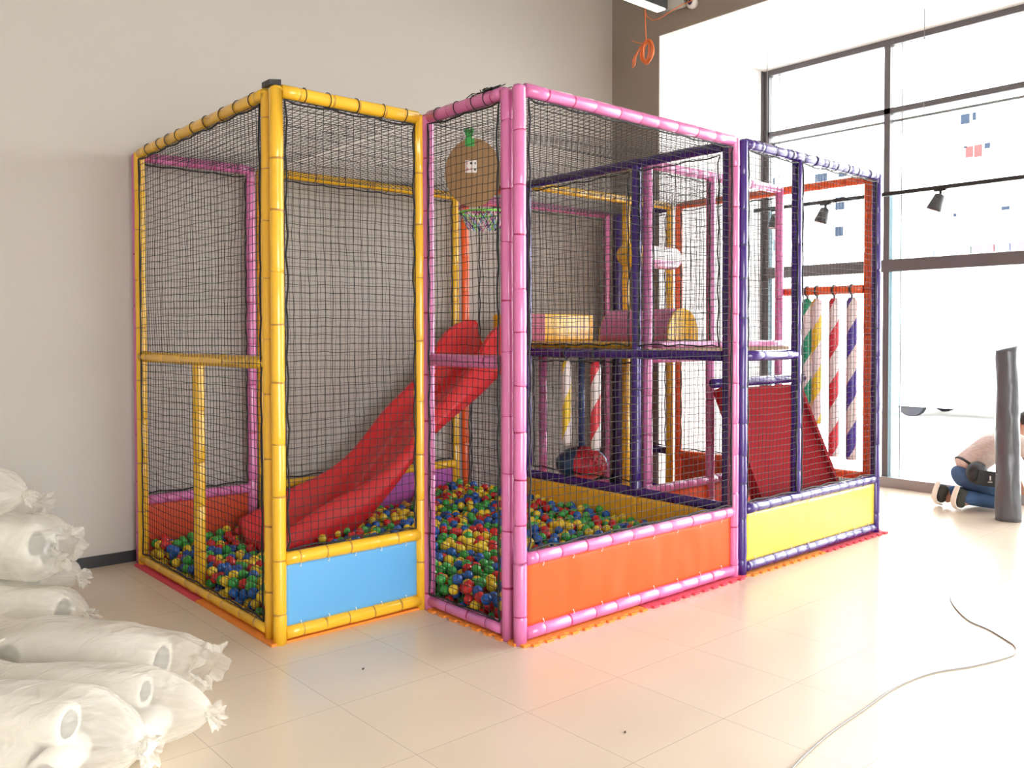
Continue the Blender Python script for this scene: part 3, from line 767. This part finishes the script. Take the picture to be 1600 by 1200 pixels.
m = MB(); m.box((WX0, WY1-.015, 0), (PX, WY1, .075)); struct('baseboard_back', m, BASEM, 'dark baseboard along the grey wall', 'baseboard')
# back wall of the shop, with a wide glazed front left of centre
m = MB(); m.box((WX0, WY0-.15, 0), (-3.0, WY0, CH)); m.box((1.6, WY0-.15, 0), (WX1+.15, WY0, CH)); m.box((-3.0, WY0-.15, 3.2), (1.6, WY0, CH)); struct('wall_front', m, WALL, 'grey shop wall behind the photographer', 'wall')
# glazing of the right side: mullions every 1.385 m
MY = [1.46, .125, -1.26, -2.645, -4.03, -5.415, -6.80, -8.4]
w = 0
g = MB()
o = MB()
ZT = 4.40
def window(y1, y0, n):
    """one glazed bay between mullions at y1 (nearer the pier) and y0"""
    e = MB(); X = WX1
    e.box((X-.05, y1-.03, 0), (X+.03, y1+.03, ZT+.03)); e.box((X-.06, y0, ZT-.03), (X+.02, y1, ZT+.03)); e.box((X-.06, y0, 2.14), (X+.03, y1, 2.26)); e.box((X-.05, y0, 3.70), (X+.02, y1, 3.755))
    ob = struct('window_%d' % n, e, FRAME, 'grey aluminium framed shop window bay', 'window')
    p = MB(); p.box((X+.02, y0, 3.625), (X+.06, y1, 3.65)); p.box((X+.02, y1-.12, 0.0), (X+.03, y1-.11, ZT)); p.build('inner_bead', FRAME2, ob)
    for z0, z1 in ((.10, 2.14), (2.26, 3.70), (3.755, ZT-.03)):
        q = MB(); q.box((X-.012, y0+.03, z0), (X-.004, y1-.03, z1)); q.build('glass_pane', GLASS, ob)
    q = MB(); q.box((X+.045, y1-.10, .1), (X+.05, y1-.03, 2.9)); q.build('glass_fin', GEDGE, ob)
    s_ = MB(); s_.box((X-.10, y0, 0), (X+.08, y1, .10)); s_.build('sill', GREYM if False else mat('grey_stone_sill%d' % n, (.30, .28, .28), .5), ob)
for n in range(len(MY)-1): window(MY[n], MY[n+1], n+1)
m = MB(); m.box((WX1-.1, MY[0]+.03, 0), (WX1+.1, PY, ZT+.03)); struct('trim_1', m, FRAME, 'grey jamb at the bay corner', 'trim')
# corner clips along the top rail
# outside
m = MB(); m.box((WX1+.03, -60, -.12), (90, 60, -.02)); struct('ground', m, mat('pale_pavement', (.75, .74, .72), .9), 'pale sunlit pavement outside', 'pavement')
m = MB(); m.box((-60, -60, -.12), (WX1+.03, WY0-.15, -.02)); struct('ground_front', m, mat('pale_pavement2', (.75, .74, .72), .9), 'pale pavement outside the front', 'pavement')

def building(x, y0, y1, h, wm, label, wins, group=None):
    e = empty('building', (x, (y0+y1)/2, 0), label, 'building')
    b = MB(); b.box((x, y0, -.1), (x+12, y1, h)); b.build('wall', wm, e)
    for (ya, yb, za, zb__, mm_) in wins:
        q = MB(); q.box((x-.04, ya, za), (x+.02, yb, zb__)); q.build('window', mm_, e)
    return e
BW = mat('white_render_wall', (.82, .82, .80), .9); WD = mat('dark_window_glass', (.022, .03, .045), .9, .0); WDr = mat('rosy_curtain', (.10, .04, .04), .9, 0)
SIGNR = mat('pink_shop_sign', (.22, .09, .10), .9, 0); SIGNG = mat('green_shop_sign', (.12, .16, .14), .9, 0); SIGNB = mat('blue_shop_sign', (.10, .12, .20), .9, 0)
wins = [(6.27, 6.50, 7.60, 7.88, WD), (6.10, 6.18, 7.66, 7.88, WD), (6.33, 6.42, 6.9, 6.95, WD), (6.17, 6.36, 6.62, 6.93, WDr), (5.93, 6.13, 6.60, 6.94, WDr), (5.72, 5.86, 6.8, 6.95, WD),
        (10.0, 10.3, 5.55, 5.95, WD), (10.05, 10.3, 4.7, 5.0, WD), (5.2, 5.4, 5.0, 5.1, WD), (6.6, 6.68, 4.95, 5.05, WD),
        (10.6, 11.0, 6.3, 6.8, WD), (9.95, 10.2, 6.6, 7.0, WD), (12.5, 13, 4.4, 4.8, WD), (12.5, 13, 6.4, 6.9, WD)]
building(25, 1, 16, 16, BW, 'overexposed white apartment block seen through the shop windows', wins)
e = empty('shop_front', (24.4, 6, 0), 'pale shop front with a low coloured sign band across the street', 'shop front')
b = MB(); b.box((24.5, 1.5, 0), (25, 8.2, 4.3)); b.build('wall', BW, e)
for ya, yb, mm_ in ((7.3, 7.55, SIGNB), (7.0, 7.3, SIGNB), (6.0, 6.75, SIGNG), (5.4, 5.95, SIGNR), (5.0, 5.35, SIGNB), (4.6, 4.95, SIGNR), (3.9, 4.5, SIGNB), (2.0, 3.8, SIGNG)):
    q = MB(); q.box((24.4, ya, 3.80), (24.5, yb, 4.02)); q.build('sign_panel', mm_, e)
q = MB(); q.box((24.42, 6.7, 2.55), (24.5, 7.8, 3.0)); q.build('poster', mat('grey_poster', (.13, .14, .17), .9, 0), e)
def car(x, y, L, body, label):
    e = empty('car', (x, y, 0), label, 'car', None)
    W = 1.7; z0 = -.02
    prof = [(-.5, .19), (-.5, .75), (-.42, .88), (-.25, .95), (-.12, 1.38), (.22, 1.42), (.36, 1.0), (.48, .88), (.5, .6), (.5, .19)]
    b = MB(); n = len(prof); vs = [(x+s_, y+p[0]*L, z0+p[1]) for s_ in (0, W) for p in prof]
    b.add(vs, [tuple(range(n)), tuple(range(n, 2*n))]+[(i, (i+1) % n, n+(i+1) % n, n+i) for i in range(n)], smooth=False); b.build('body', body, e)
    g_ = MB(); gp = [(-.23, .97), (-.11, 1.33), (.20, 1.36), (.33, 1.0)]; vs = [(x-.01, y+p[0]*L, z0+p[1]) for p in gp]+[(x+W+.01, y+p[0]*L, z0+p[1]) for p in gp]
    g_.add(vs, [(0, 1, 2, 3), (4, 5, 6, 7)], smooth=False); g_.build('side_window', mat('car_window', (.28, .3, .32), .3), e)
    for s_ in (0, W-.2):
        for q_ in (-.31, .31):
            w_ = MB(); w_.sweep([(x+s_+.03, y+q_*L, z0+.24), (x+s_+.2, y+q_*L, z0+.24)], .24, 20, smooth=False); w_.build('wheel', mat('tyre', (.035, .035, .04), .9, 0) if 'tyre' not in bpy.data.materials else bpy.data.materials['tyre'], e)
CARW = mat('white_car_paint', (.85, .85, .85), .4)
car(14.6, 2.05, 4.2, CARW, 'overexposed white car parked outside beyond the kneeling person')

# ==================== track light
e = empty('track_light_rail', (6.1, -.5, 2.82), 'long thin black track light rail crossing in front of the windows', 'light rail')
m = MB(); m.box((6.08, -6.0, 2.80), (6.12, 1.24, 2.835)); m.build('rail', BLACK, e)
for y in (.95, -.62, -2.4, -4.2):
    m = MB(); m.sweep([(6.1, y+.15, 2.835), (6.1, y+.15, HB)], .003, 5); m.build('suspension_wire', GREYM, e)
def spot(y, tilt, label):
    e = empty('spotlight', (6.1, y, 2.80), label, 'spotlight', None)
    m = MB(); m.box((6.08, y-.05, 2.785), (6.12, y+.05, 2.80)); m.sweep([(6.1, y, 2.79), (6.1, y, 2.755)], .012, 10); m.build('mount', BLACK, e)
    d = Vector((-.12, tilt, -.8)).normalized(); c = Vector((6.1, y, 2.76)); m = MB(); m.sweep([c, c+d*.01, c+d*.13, c+d*.15], [.02, .042, .062, .062], 18); m.build('lamp_head', mat('dark_lamp_head', (.05, .055, .06), .5) if 'dark_lamp_head' not in bpy.data.materials else bpy.data.materials['dark_lamp_head'], e)
    m = MB(); m.sweep([c+d*.151, c+d*.156], [.052, .05], 18); m.build('lens', STR_W, e)
spot(.99, .1, 'dark spotlight on the rail seen between the purple and pink posts'); spot(.455, .25, 'dark spotlight on the rail seen through the right purple bay')
spot(-.62, .3, 'dark tilted spotlight on the rail right of the purple frame'); 
# ==================== ceiling LED lamps
def led(x0, x1, y, z, label, group=None):
    e = empty('linear_lamp', ((x0+x1)/2, y, z), label, 'ceiling lamp', group)
    m = MB(); m.box((x0, y-.05, z), (x1, y+.05, z+.075)); m.build('housing', BLACK, e)
    m = MB(); m.box((x0+.012, y-.038, z-.006), (x1-.012, y+.038, z+.0)); m.build('diffuser', LED, e)
    for x in (x0+.15, x1-.15):
        m = MB(); m.sweep([(x, y, z+.075), (x, y, CH)], .002, 5); m.build('suspension_wire', GREYM, e)
led(1.9, 3.40, .33, 4.0, 'lit black linear lamp hanging near the grey pier')
# cctv + box
e = empty('security_camera', (4.8, 1.09, 4.63), 'small white dome security camera on the dark header', 'camera')
m = MB(); m.sweep([(4.835, 1.09, 4.62), (4.79, 1.09, 4.62), (4.775, 1.09, 4.62)], [.05, .05, .03], 20); m.build('housing', WHITE, e)
m = MB(); m.sweep([(4.776, 1.09, 4.62), (4.762, 1.09, 4.617)], [.028, .015], 16); m.build('lens', mat('violet_lens', (.06, .02, .09), .1), e)
m = MB(); m.sweep([(4.78, 1.42, 4.66), (4.78, 1.16, 4.66)], .06, 16); tag(m.build('duct_stub', mat('galvanised_grey', (.42, .44, .42), .5), origin=(4.78, 1.3, 4.6)), 'short grey metal duct beside the security camera', 'duct')
# orange cable coil
e = empty('cable_coil', (4.5, 1.40, 4.18), 'orange cable coiled and hanging from above near the pier', 'cable')
m = MB(); m.sweep([(4.5, 1.400, 4.72), (4.5, 1.396, 4.55), (4.5, 1.392, 4.4), (4.5, 1.385, 4.28)], .006, 7); m.build('drop_cable', CABLEO, e)
m = MB(); m.sweep([(4.5, 1.397, 4.56), (4.5, 1.37, 4.50), (4.5, 1.31, 4.452), (4.5, 1.24, 4.442), (4.5, 1.12, 4.47), (4.55, 1.02, 4.52), (4.7, .99, 4.60)], .004, 6); m.build('swag_cable', CABLEO, e)
m = MB()
for k in range(9):
    a0 = rnd(-.15, .15); ry, rz = .062+rnd(-.016, .02), .105+rnd(-.02, .02); oy, oz, tx = rnd(-.02, .02), rnd(-.012, .012), rnd(-.4, .4)
    pts = [(4.5+tx*.05*math.sin(t)+rnd(-.003, .003), 1.375+oy+ry*math.sin(t+a0), 4.175+oz+rz*math.cos(t)) for t in [2*PI*i/22 for i in range(23)]]
    m.sweep(pts, .0055, 6, caps=False)
m.build('coil', CABLEO, e)
m = MB()
for k in range(4):
    pts = [(4.5, 1.42+.012*k, 4.25), (4.49, 1.47+.01*k, 4.21-.02*k), (4.48, 1.52-.005*k, 4.15-.025*k), (4.48, 1.535, 4.12-.02*k)]
    m.sweep(pts, .005, 6)
m.sweep([(4.5, 1.40, 4.25), (4.48, 1.45, 4.275), (4.47, 1.53, 4.31)], .004, 5); m.build('loose_ends', CABLEO, e)
# floor cable
pts = [(3.6, -1.75, .004), (3.25, -1.85, .004), (2.947, -2.05, .004), (2.852, -2.194, .004), (2.76, -2.3, .004), (2.70, -2.36, .004), (2.62, -2.395, .004), (2.508, -2.399, .004), (2.265, -2.336, .004), (2.038, -2.25, .004), (1.761, -2.217, .004), (1.439, -2.234, .004), (1.153, -2.25, .004), (.928, -2.277, .004), (.795, -2.299, .004), (.60, -2.34, .004), (.2, -2.5, .004)]
def catmull(P, k=6):
    P = [Vector(p) for p in P]; out = []
    for i in range(len(P)-1):
        p0, p1, p2, p3 = P[max(i-1, 0)], P[i], P[i+1], P[min(i+2, len(P)-1)]
        for j in range(k):
            t = j/k; out.append(.5*((2*p1)+(-p0+p2)*t+(2*p0-5*p1+4*p2-p3)*t*t+(-p0+3*p1-3*p2+p3)*t**3))
    out.append(P[-1]); return out
m = MB(); m.sweep(catmull(pts), .0035, 6); tag(m.build('floor_cable', CABLEG, origin=(2, -2.2, 0)), 'thin grey cable curving across the bright floor tiles', 'cable')
# small debris specks
for (x, y, lb) in ((.13, -.55, 'tiny dark screw on the tiles in front of the blue panel'), (.55, -1.74, 'tiny dark screw on the tiles near the bottom centre')):
    m = MB(); m.sweep([(x, y, .004), (x+.012, y+.006, .004)], [.004, .0015], 6); tag(m.build('screw', BLACK, origin=(x, y, 0)), lb, 'screw')

# ==================== wrapped foam rolls
def wrapped(axis0, axis1, r, label, tubes, tie_end='knot', seed=0, squash=.85, taper=.9):
    a, b = Vector(axis0), Vector(axis1); L = (b-a).length; d = (b-a)/L; side = d.cross(Vector((0, 0, 1))).normalized(); up = side.cross(d).normalized()
    zc = min(a.z, b.z); e = empty('wrapped_foam_bundle', (a+b)/2-Vector((0, 0, (a.z+b.z)/2)), label, 'wrapped bundle', 'plastic wrapped foam bundles by the wall')

    for (t0, t1, s_, u_, rr) in tubes:
        p, q = a+d*L*t0+side*s_+up*u_, a+d*L*t1+side*s_+up*u_
        m = MB(); m.sweep([p, p+d*.01, q-d*.01, q], [rr*.94, rr, rr, rr*.94], 24); o_ = m.build('foam_tube', FOAM, e)
        for c, dd in ((q, d), (p, -d)):
            m = MB(); m.sweep([c+dd*.001, c+dd*.004], [rr*.62, rr*.60], 20); m.build('bore_shade_disc', BORE_SHADE, o_)  # flat grey disc standing in for the shaded hollow of the tube
    n = 56; rows = 64; vs = []
    for i in range(rows+1):
        t = i/rows; prof = 1.0
        if t < .06: prof = .75+.25*math.sqrt(max(0, 1-(1-t/.06)**2))
        if tie_end == 'knot':
            if t > .80: q_ = (t-.80)/.20; prof = math.cos(q_*PI/2*.96)**.65*.92+.08
        elif tie_end == 'open':
            if t > .90: prof = 1-.35*((t-.90)/.10)
        lump = 1+.07*math.sin(t*9+seed)+.04*math.sin(t*21+seed*2)
        for k in range(n):
            th = 2*PI*k/n; c, s_ = math.cos(th), math.sin(th)
            w = noise.noise(Vector((t*L*3+seed*7, c*1.3, s_*1.3)))*.16+noise.noise(Vector((t*L*9+seed*7, c*3, s_*3)))*.05
            fold = (.05+.10*max(0, (t-.7)/.3))*noise.noise(Vector((seed, c*6, s_*6+t*2)))+.02*abs(noise.noise(Vector((t*L*14, c*4, s_*4+seed))))
            rr = r*prof*lump*(1+w+fold)
            z = s_*rr*squash
            p = a+d*L*t+side*(c*rr*1.06)+up*z
            vs.append(p)
    if tie_end == 'knot':   # flared tail past the tie
        for i in range(1, 9):
            q_ = i/8
            for k in range(n):
                th = 2*PI*k/n; c, s_ = math.cos(th), math.sin(th)
                rr = r*(.10+.24*q_**.8)*(1+.7*noise.noise(Vector((seed+3, c*4, s_*4+q_))))
                vs.append(b+d*(.045*q_*(1+.6*noise.noise(Vector((seed, c*3, s_*3)))))+side*c*rr+up*(s_*rr*.8-.02*q_))
        R_ = rows+8
    else:
        for i in range(1, 9):
            q_ = i/8
            for k in range(n):
                th = 2*PI*k/n; c, s_ = math.cos(th), math.sin(th)
                rr = r*(.65+.1*q_)*(1+.6*noise.noise(Vector((seed+3, c*3, s_*3+q_))))
                vs.append(b+d*(.05*q_*(1+1.2*noise.noise(Vector((seed, c*2, s_*2)))))+side*c*rr+up*(s_*rr*.75))
        R_ = rows+8
    fs = [(i*n+k, i*n+(k+1) % n, (i+1)*n+(k+1) % n, (i+1)*n+k) for i in range(R_) for k in range(n)]
    fs.append(tuple(range(n)))
    vs = [Vector((v.x, min(v.y, 2.08), max(v.z, .004+.002*noise.noise(v*20)))) for v in vs]
    m = MB(); m.add(vs, fs); m.build('plastic_wrap', FILM, e)
    if tie_end == 'knot':
        m = MB(); pts = [b+(side*math.cos(t)+up*math.sin(t))*r*.10 for t in [2*PI*i/12 for i in range(13)]]; m.sweep(pts, .006, 6, caps=False); m.build('tie', FILM, e)
    return e
D = Vector((.66, -.75, 0)).normalized()
def line(pR, L, dz=0, D=D): b = Vector(pR); return b-D*L+Vector((0, 0, dz)), b
def cut_end(e, c, r_, L=.25, to=(-.55, -.80, .1)):

    d = Vector(to).normalized(); q = Vector(c); p = q-d*L
    m = MB(); m.sweep([p, q-d*.008, q], [r_, r_, r_*.93], 24); o_ = m.build('foam_tube', FOAM, e)
    m = MB(); m.sweep([q+d*.001, q+d*.004], [r_*.62, r_*.60], 20); m.build('bore_shade_disc', BORE_SHADE, o_)  # painted grey disc in place of the dim open bore
a, b = line((-1.01, -1.0, .17), 1.3, .02); e = wrapped(a, b, .185, 'nearest plastic wrapped white foam bundle with knotted end at bottom left', [(0, .74, .065, -.06, .065), (0, .8, .0, .05, .075)], seed=1)
cut_end(e, (-1.285, -.92, .125), .062)
a, b = line((-.70, -.80, .125), 1.25, .02); e = wrapped(a, b, .155, 'second plastic wrapped foam bundle from the front, its knotted end beside the tiles', [(0, .78, -.05, .03, .062), (0, .8, 0, .06, .06)], seed=2)
cut_end(e, (-.955, -.80, .085), .058)
D2 = Vector((.64, -.77, 0)).normalized()
a, b = line((-.545, -.36, .135), 1.15, .03, D2); e = wrapped(a, b, .155, 'long plastic wrapped foam bundle with open flaring end lying behind the front two', [(.30, .84, .0, .0, .10)], 'open', seed=3)
cut_end(e, (-1.16, .195, .165), .078, .3)
a, b = line((-.735, .62, .15), 1.2, .02); wrapped(a, b, .155, 'plastic wrapped foam bundle on the floor behind the long open one', [(0, .9, 0, 0, .11)], seed=4)
a, b = line((-.69, .90, .28), 1.2, 0); wrapped(a, b, .15, 'plastic wrapped foam bundle with puckered knot below the big square one', [(0, .8, 0, 0, .11)], seed=5)
a, b = line((-.775, .84, .45), 1.2, .02); wrapped(a, b, .16, 'big square-ended plastic wrapped foam bundle near the top of the pile', [(0, .90, .04, .02, .10), (0, .90, -.05, -.04, .10)], 'open', seed=6, squash=1.0)
a, b = line((-.95, .84, .74), 1.1, .05); wrapped(a, b, .135, 'topmost plastic wrapped foam bundle on the pile', [(0, .8, 0, 0, .09)], seed=7)
a, b = line((-.80, 1.27, .60), .9, .0); wrapped(a, b, .10, 'small plastic wrapped foam bundle behind the topmost one', [(0, .8, 0, 0, .06)], 'open', seed=8)
a, b = line((-.66, 1.30, .28), 1.0, .0); wrapped(a, b, .17, 'plastic wrapped foam bundle at the bottom of the pile by the wall', [(0, .8, 0, 0, .12)], seed=9)

# ==================== dark roll
m = MB(); base = Vector((5.842, -1.277, 0)); pts = []; n = 28; rows = 40; vs = []
for i in range(rows+1):
    z = 1.41*i/rows
    for k in range(n):
        t = 2*PI*k/n; r_ = .093*(1+.10*noise.noise(Vector((math.cos(t)*1.2, math.sin(t)*1.2, z*3)))+.06*noise.noise(Vector((math.cos(t)*3, math.sin(t)*3, z*7))))*(1-.10*z/1.4)
        vs.append((base.x+r_*math.cos(t)-.02*z, base.y+r_*math.sin(t)+.012*z, z+(.03*math.sin(t+2) if i == rows else 0)+(.0)))
fs = [(i*n+k, i*n+(k+1) % n, (i+1)*n+(k+1) % n, (i+1)*n+k) for i in range(rows) for k in range(n)]+[tuple(range(n)), tuple(rows*n+k for k in range(n))]
m.add(vs, fs); tag(m.build('sheet_roll', ROLLM, origin=base), 'tall charcoal crinkled sheet roll standing upright before the kneeling person', 'roll')

# ==================== kneeling person
Fd = Vector((.763, -.646, 0)); Ld = Vector((.646, .763, 0))   # forward, away from the camera
O0 = Vector((5.914, -.826, 0))
def B(al, lat, z): return O0+Fd*al+Ld*lat+Vector((0, 0, z))
def skin(name, chains, m_, parent, sub=2):
    """chains: dict id->(pos, radius), edges"""
    V, E_ = chains; me = bpy.data.meshes.new(name); keys = list(V); o_ = world_loc(parent)
    me.from_pydata([tuple(V[k][0]-o_) for k in keys], [(keys.index(a), keys.index(b)) for a, b in E_], [])
    ob = link(name+'_skeleton', me, None, o_)
    sk = ob.modifiers.new('s', 'SKIN'); sk.use_smooth_shade = True
    for i, k in enumerate(keys):
        r_ = V[k][1]; r_ = r_ if isinstance(r_, tuple) else (r_, r_)
        me.skin_vertices[0].data[i].radius = r_
    me.skin_vertices[0].data[0].use_root = True
    ss = ob.modifiers.new('u', 'SUBSURF'); ss.levels = sub; ss.render_levels = sub
    dg = bpy.context.evaluated_depsgraph_get(); ev = ob.evaluated_get(dg); nm = bpy.data.meshes.new_from_object(ev)
    bpy.data.objects.remove(ob); nm.materials.clear(); nm.materials.append(m_)
    for p in nm.polygons: p.use_smooth = True
    return link(name, nm, parent)
e = empty('person', O0+Fd*.35, 'person kneeling and bending forward in beige shirt and jeans, behind the dark roll', 'person')
V = {}; E_ = []
V['pel'] = (B(.16, .10, .33), .10); V['sp1'] = (B(.24, .10, .43), .11); V['sp2'] = (B(.38, .10, .52), .12); V['ch'] = (B(.50, .10, .58), .125); V['nk'] = (B(.60, .10, .64), .055)
V['hd0'] = (B(.645, .10, .68), .07); V['hd'] = (B(.695, .10, .725), .092); V['hd2'] = (B(.725, .10, .765), .075)
E_ += [('pel', 'sp1'), ('sp1', 'sp2'), ('sp2', 'ch'), ('ch', 'nk'), ('nk', 'hd0'), ('hd0', 'hd'), ('hd', 'hd2')]
for s_, q in ((-1, 'n'), (1, 'f')):
    V['hip'+q] = (B(.18, .10+.08*s_, .28), .06); V['kn'+q] = (B(.50, .10+.13*s_, .075), .055); V['md'+q] = (B(.30, .10+.12*s_, .09), .055); V['an'+q] = (B(.085, .10+.11*s_, .10), .038); V['hl'+q] = (B(.03, .10+.11*s_, .14), .035); V['to'+q] = (B(.035, .10+.11*s_, .035), .03)
    E_ += [('pel', 'hip'+q), ('hip'+q, 'kn'+q), ('kn'+q, 'md'+q), ('md'+q, 'an'+q), ('an'+q, 'hl'+q), ('an'+q, 'to'+q)]
    V['sh'+q] = (B(.54, .10+.17*s_, .57), .06); V['el'+q] = (B(.66, .10+.19*s_, .34), .042); V['wr'+q] = (B(.74, .10+.14*s_, .13), .028); V['pm'+q] = (B(.775, .10+.13*s_, .06), (.04, .018))
    E_ += [('ch', 'sh'+q), ('sh'+q, 'el'+q), ('el'+q, 'wr'+q), ('wr'+q, 'pm'+q)]
    for f_ in range(5):
        o_ = (f_-2)*.017; al = .80 if f_ else .775
        la = .10+.13*s_+o_*1.1 if f_ else .10+.13*s_-s_*.045
        ln = (.03, .050, .058, .052, .040)[f_]
        V['f%d%s' % (f_, q)] = (B(al, la, .036), .009); V['g%d%s' % (f_, q)] = (B(al+ln*.55, la, .020), .0085); V['h%d%s' % (f_, q)] = (B(al+ln, la, .011), .0075)
        E_ += [('pm'+q, 'f%d%s' % (f_, q)), ('f%d%s' % (f_, q), 'g%d%s' % (f_, q)), ('g%d%s' % (f_, q), 'h%d%s' % (f_, q))]
skin('body', (V, E_), SKIN, e)
# face
hc = B(.705, .10, .735); fw_ = (Fd*.85+Vector((0, 0, -.53))).normalized(); upf = (Vector((0, 0, .85))+Fd*.53).normalized()
m = MB(); m.sphere(hc+fw_*.095-upf*.012, .014, 10, 8, sc=(1, 1, 1.3)); m.build('nose', SKIN, e)
for s_ in (-1, 1):
    m = MB(); m.sphere(hc+fw_*.083+Ld*.03*s_+upf*.012, .011, 10, 8); m.build('eye', STR_W, e)
    m = MB(); m.sphere(hc+Ld*.085*s_-upf*.01, .022, 10, 8, sc=(.8, .8, 1.2)); m.build('ear', SKIN, e)
m = MB(); m.sweep([hc+fw_*.086-upf*.045-Ld*.022, hc+fw_*.091-upf*.047, hc+fw_*.086-upf*.045+Ld*.022], .006, 6); m.build('mouth', V_MAR, e)
def hairf(p):
    return p
m = MB(); m.sphere(hc-fw_*.016+upf*.016, .097, 20, 14, sc=(1, 1, 1)); ob = m.build('hair', HAIR, e)
me = ob.data; bm = bmesh.new(); bm.from_mesh(me)   # trim the cap away from the face
dl = [v for v in bm.verts if (Vector(v.co)+world_loc(e)-hc).dot(fw_) > .045 or (Vector(v.co)+world_loc(e)-hc).dot(upf) < -.05]
bmesh.ops.delete(bm, geom=dl, context='VERTS'); bm.to_mesh(me); bm.free()
# clothes
V = {'z': (B(.12, .10, .33), (.10, .10)), 'a': (B(.17, .10, .37), (.135, .13)), 'b': (B(.27, .10, .45), (.15, .125)), 'c': (B(.38, .10, .53), (.155, .13)), 'd': (B(.50, .10, .585), (.15, .135)), 'e': (B(.575, .10, .62), (.08, .08))}
E2 = [('z', 'a'), ('a', 'b'), ('b', 'c'), ('c', 'd'), ('d', 'e')]
for s_, q in ((-1, 'n'), (1, 'f')):
    V['s'+q] = (B(.54, .10+.175*s_, .57), .074); V['t'+q] = (B(.60, .10+.185*s_, .46), .065); E2 += [('d', 's'+q), ('s'+q, 't'+q)]
skin('shirt', (V, E2), SHIRT, e)
V = {'p': (B(.15, .10, .31), (.13, .12)), 'q': (B(.09, .10, .29), (.10, .10)), 'r': (B(.05, .10, .27), (.05, .05))}; E2 = [('p', 'q'), ('q', 'r')]
for s_, q in ((-1, 'n'), (1, 'f')):
    V['h'+q] = (B(.18, .10+.085*s_, .27), .105); V['k'+q] = (B(.51, .10+.13*s_, .082), .076); V['m'+q] = (B(.32, .10+.12*s_, .088), .070); V['c'+q] = (B(.045, .10+.115*s_, .125), .062)
    E2 += [('p', 'h'+q), ('h'+q, 'k'+q), ('k'+q, 'm'+q), ('m'+q, 'c'+q)]
skin('jeans', (V, E2), JEANS, e)
for s_ in (-1, 1):   # shoes: toes bent on the floor, soles facing back
    la = .10+.115*s_; shift = 0 if s_ < 0 else -.045
    V = {'a': (B(.085+shift, la, .195), (.05, .055)), 'b': (B(.05+shift, la, .12), (.055, .058)), 'c': (B(.035+shift, la, .065), (.052, .045)), 'd': (B(.075+shift, la, .036), (.04, .03))}
    sh = skin('shoe', (V, [('a', 'b'), ('b', 'c'), ('c', 'd')]), SHOE, e)
    V = {'a': (B(.030+shift, la, .225), (.036, .012)), 'b': (B(.0+shift, la, .15), (.040, .013)), 'c': (B(-.018+shift, la, .08), (.043, .013)), 'd': (B(.0+shift, la, .028), (.043, .013)), 'e': (B(.06+shift, la, .012), (.038, .011))}
    skin('sole', (V, [('a', 'b'), ('b', 'c'), ('c', 'd'), ('d', 'e')]), SOLE, sh)
wb = empty('waist_bag', B(.17, -.04, .32), 'black waist bag worn on the hip of the kneeling person', 'bag')
m = MB(); m.sphere(B(.17, -.045, .335), .13, 20, 12, sc=(.86, .62, .72)); ob = m.build('pouch', BAGM, wb)
m = MB(); c = B(.205, -.128, .30); m.obox(c, Fd*.085-Vector((0, 0, .012)), Ld*.02, Vector((0, 0, .062))+Fd*.01); m.build('front_pocket', BAGM, wb)
m = MB(); m.obox(c+Fd*.02-Ld*.022+Vector((0, 0, .005)), Fd*.006, Ld*.001, Vector((0, 0, .018))); m.obox(c+Fd*.018-Ld*.022+Vector((0, 0, -.028)), Fd*.018, Ld*.001, Vector((0, 0, .003))); m.build('printed_mark', STR_W, wb)
m = MB(); pts = [B(.17, .10, .36)+(Ld*.130*math.cos(t)+(Fd*.075+Vector((0, 0, -.085)))*math.sin(t)) for t in [2*PI*i/20 for i in range(21)]]; m.sweep(pts, .012, 6, caps=False); m.build('belt', BAGM, wb)

# ==================== light
W = bpy.data.worlds.new('sky'); S.world = W; W.use_nodes = True
bg = W.node_tree.nodes['Background']; bg.inputs[0].default_value = (.985, .99, 1, 1); bg.inputs[1].default_value = 14
def portal(name, loc, rot, sx, sy):
    L = bpy.data.lights.new(name, 'AREA'); L.shape = 'RECTANGLE'; L.size = sx; L.size_y = sy; L.cycles.is_portal = True
    o = bpy.data.objects.new(name, L); COL.objects.link(o); o.location = loc; o.rotation_euler = rot
portal('daylight_portal', (WX1+.12, -3.45, 2.2), (0, PI/2, 0), 4.4, 9.9)
portal('daylight_portal_front', (-.7, WY0-.1, 1.6), (PI/2, 0, 0), 4.6, 3.2)

# ==================== camera
yaw, pit, rol, f, px, py = -.7018, -.0218, -.0028, 1356.8961, -44.419, -46.2558
fw = Vector((-math.sin(yaw)*math.cos(pit), math.cos(yaw)*math.cos(pit), math.sin(pit)))
rt = Vector((math.cos(yaw), math.sin(yaw), 0)); up = rt.cross(fw)
rt2 = rt*math.cos(rol)+up*math.sin(rol); up2 = rt2.cross(fw)
cd = bpy.data.cameras.new('camera'); co = bpy.data.objects.new('camera', cd); COL.objects.link(co)
co.matrix_world = Matrix(((rt2.x, up2.x, -fw.x, CAM.x), (rt2.y, up2.y, -fw.y, CAM.y), (rt2.z, up2.z, -fw.z, CAM.z), (0, 0, 0, 1)))
cd.sensor_width = 36; cd.lens = 36*f/1600; cd.shift_x = -px/1600; cd.shift_y = py/1600; cd.clip_end = 300; cd.clip_start = .05
S.camera = co
S.view_settings.view_transform = 'Standard'; S.view_settings.look = 'None'; S.view_settings.exposure = 0; S.view_settings.gamma = 1
S.view_settings.use_curve_mapping = False
S.cycles.max_bounces = 8; S.cycles.diffuse_bounces = 5; S.cycles.glossy_bounces = 4; S.cycles.transparent_max_bounces = 16
S.cycles.use_denoising = True
S.cycles.caustics_reflective = False
for o in bpy.data.objects:
    if '_o' in o: del o['_o']
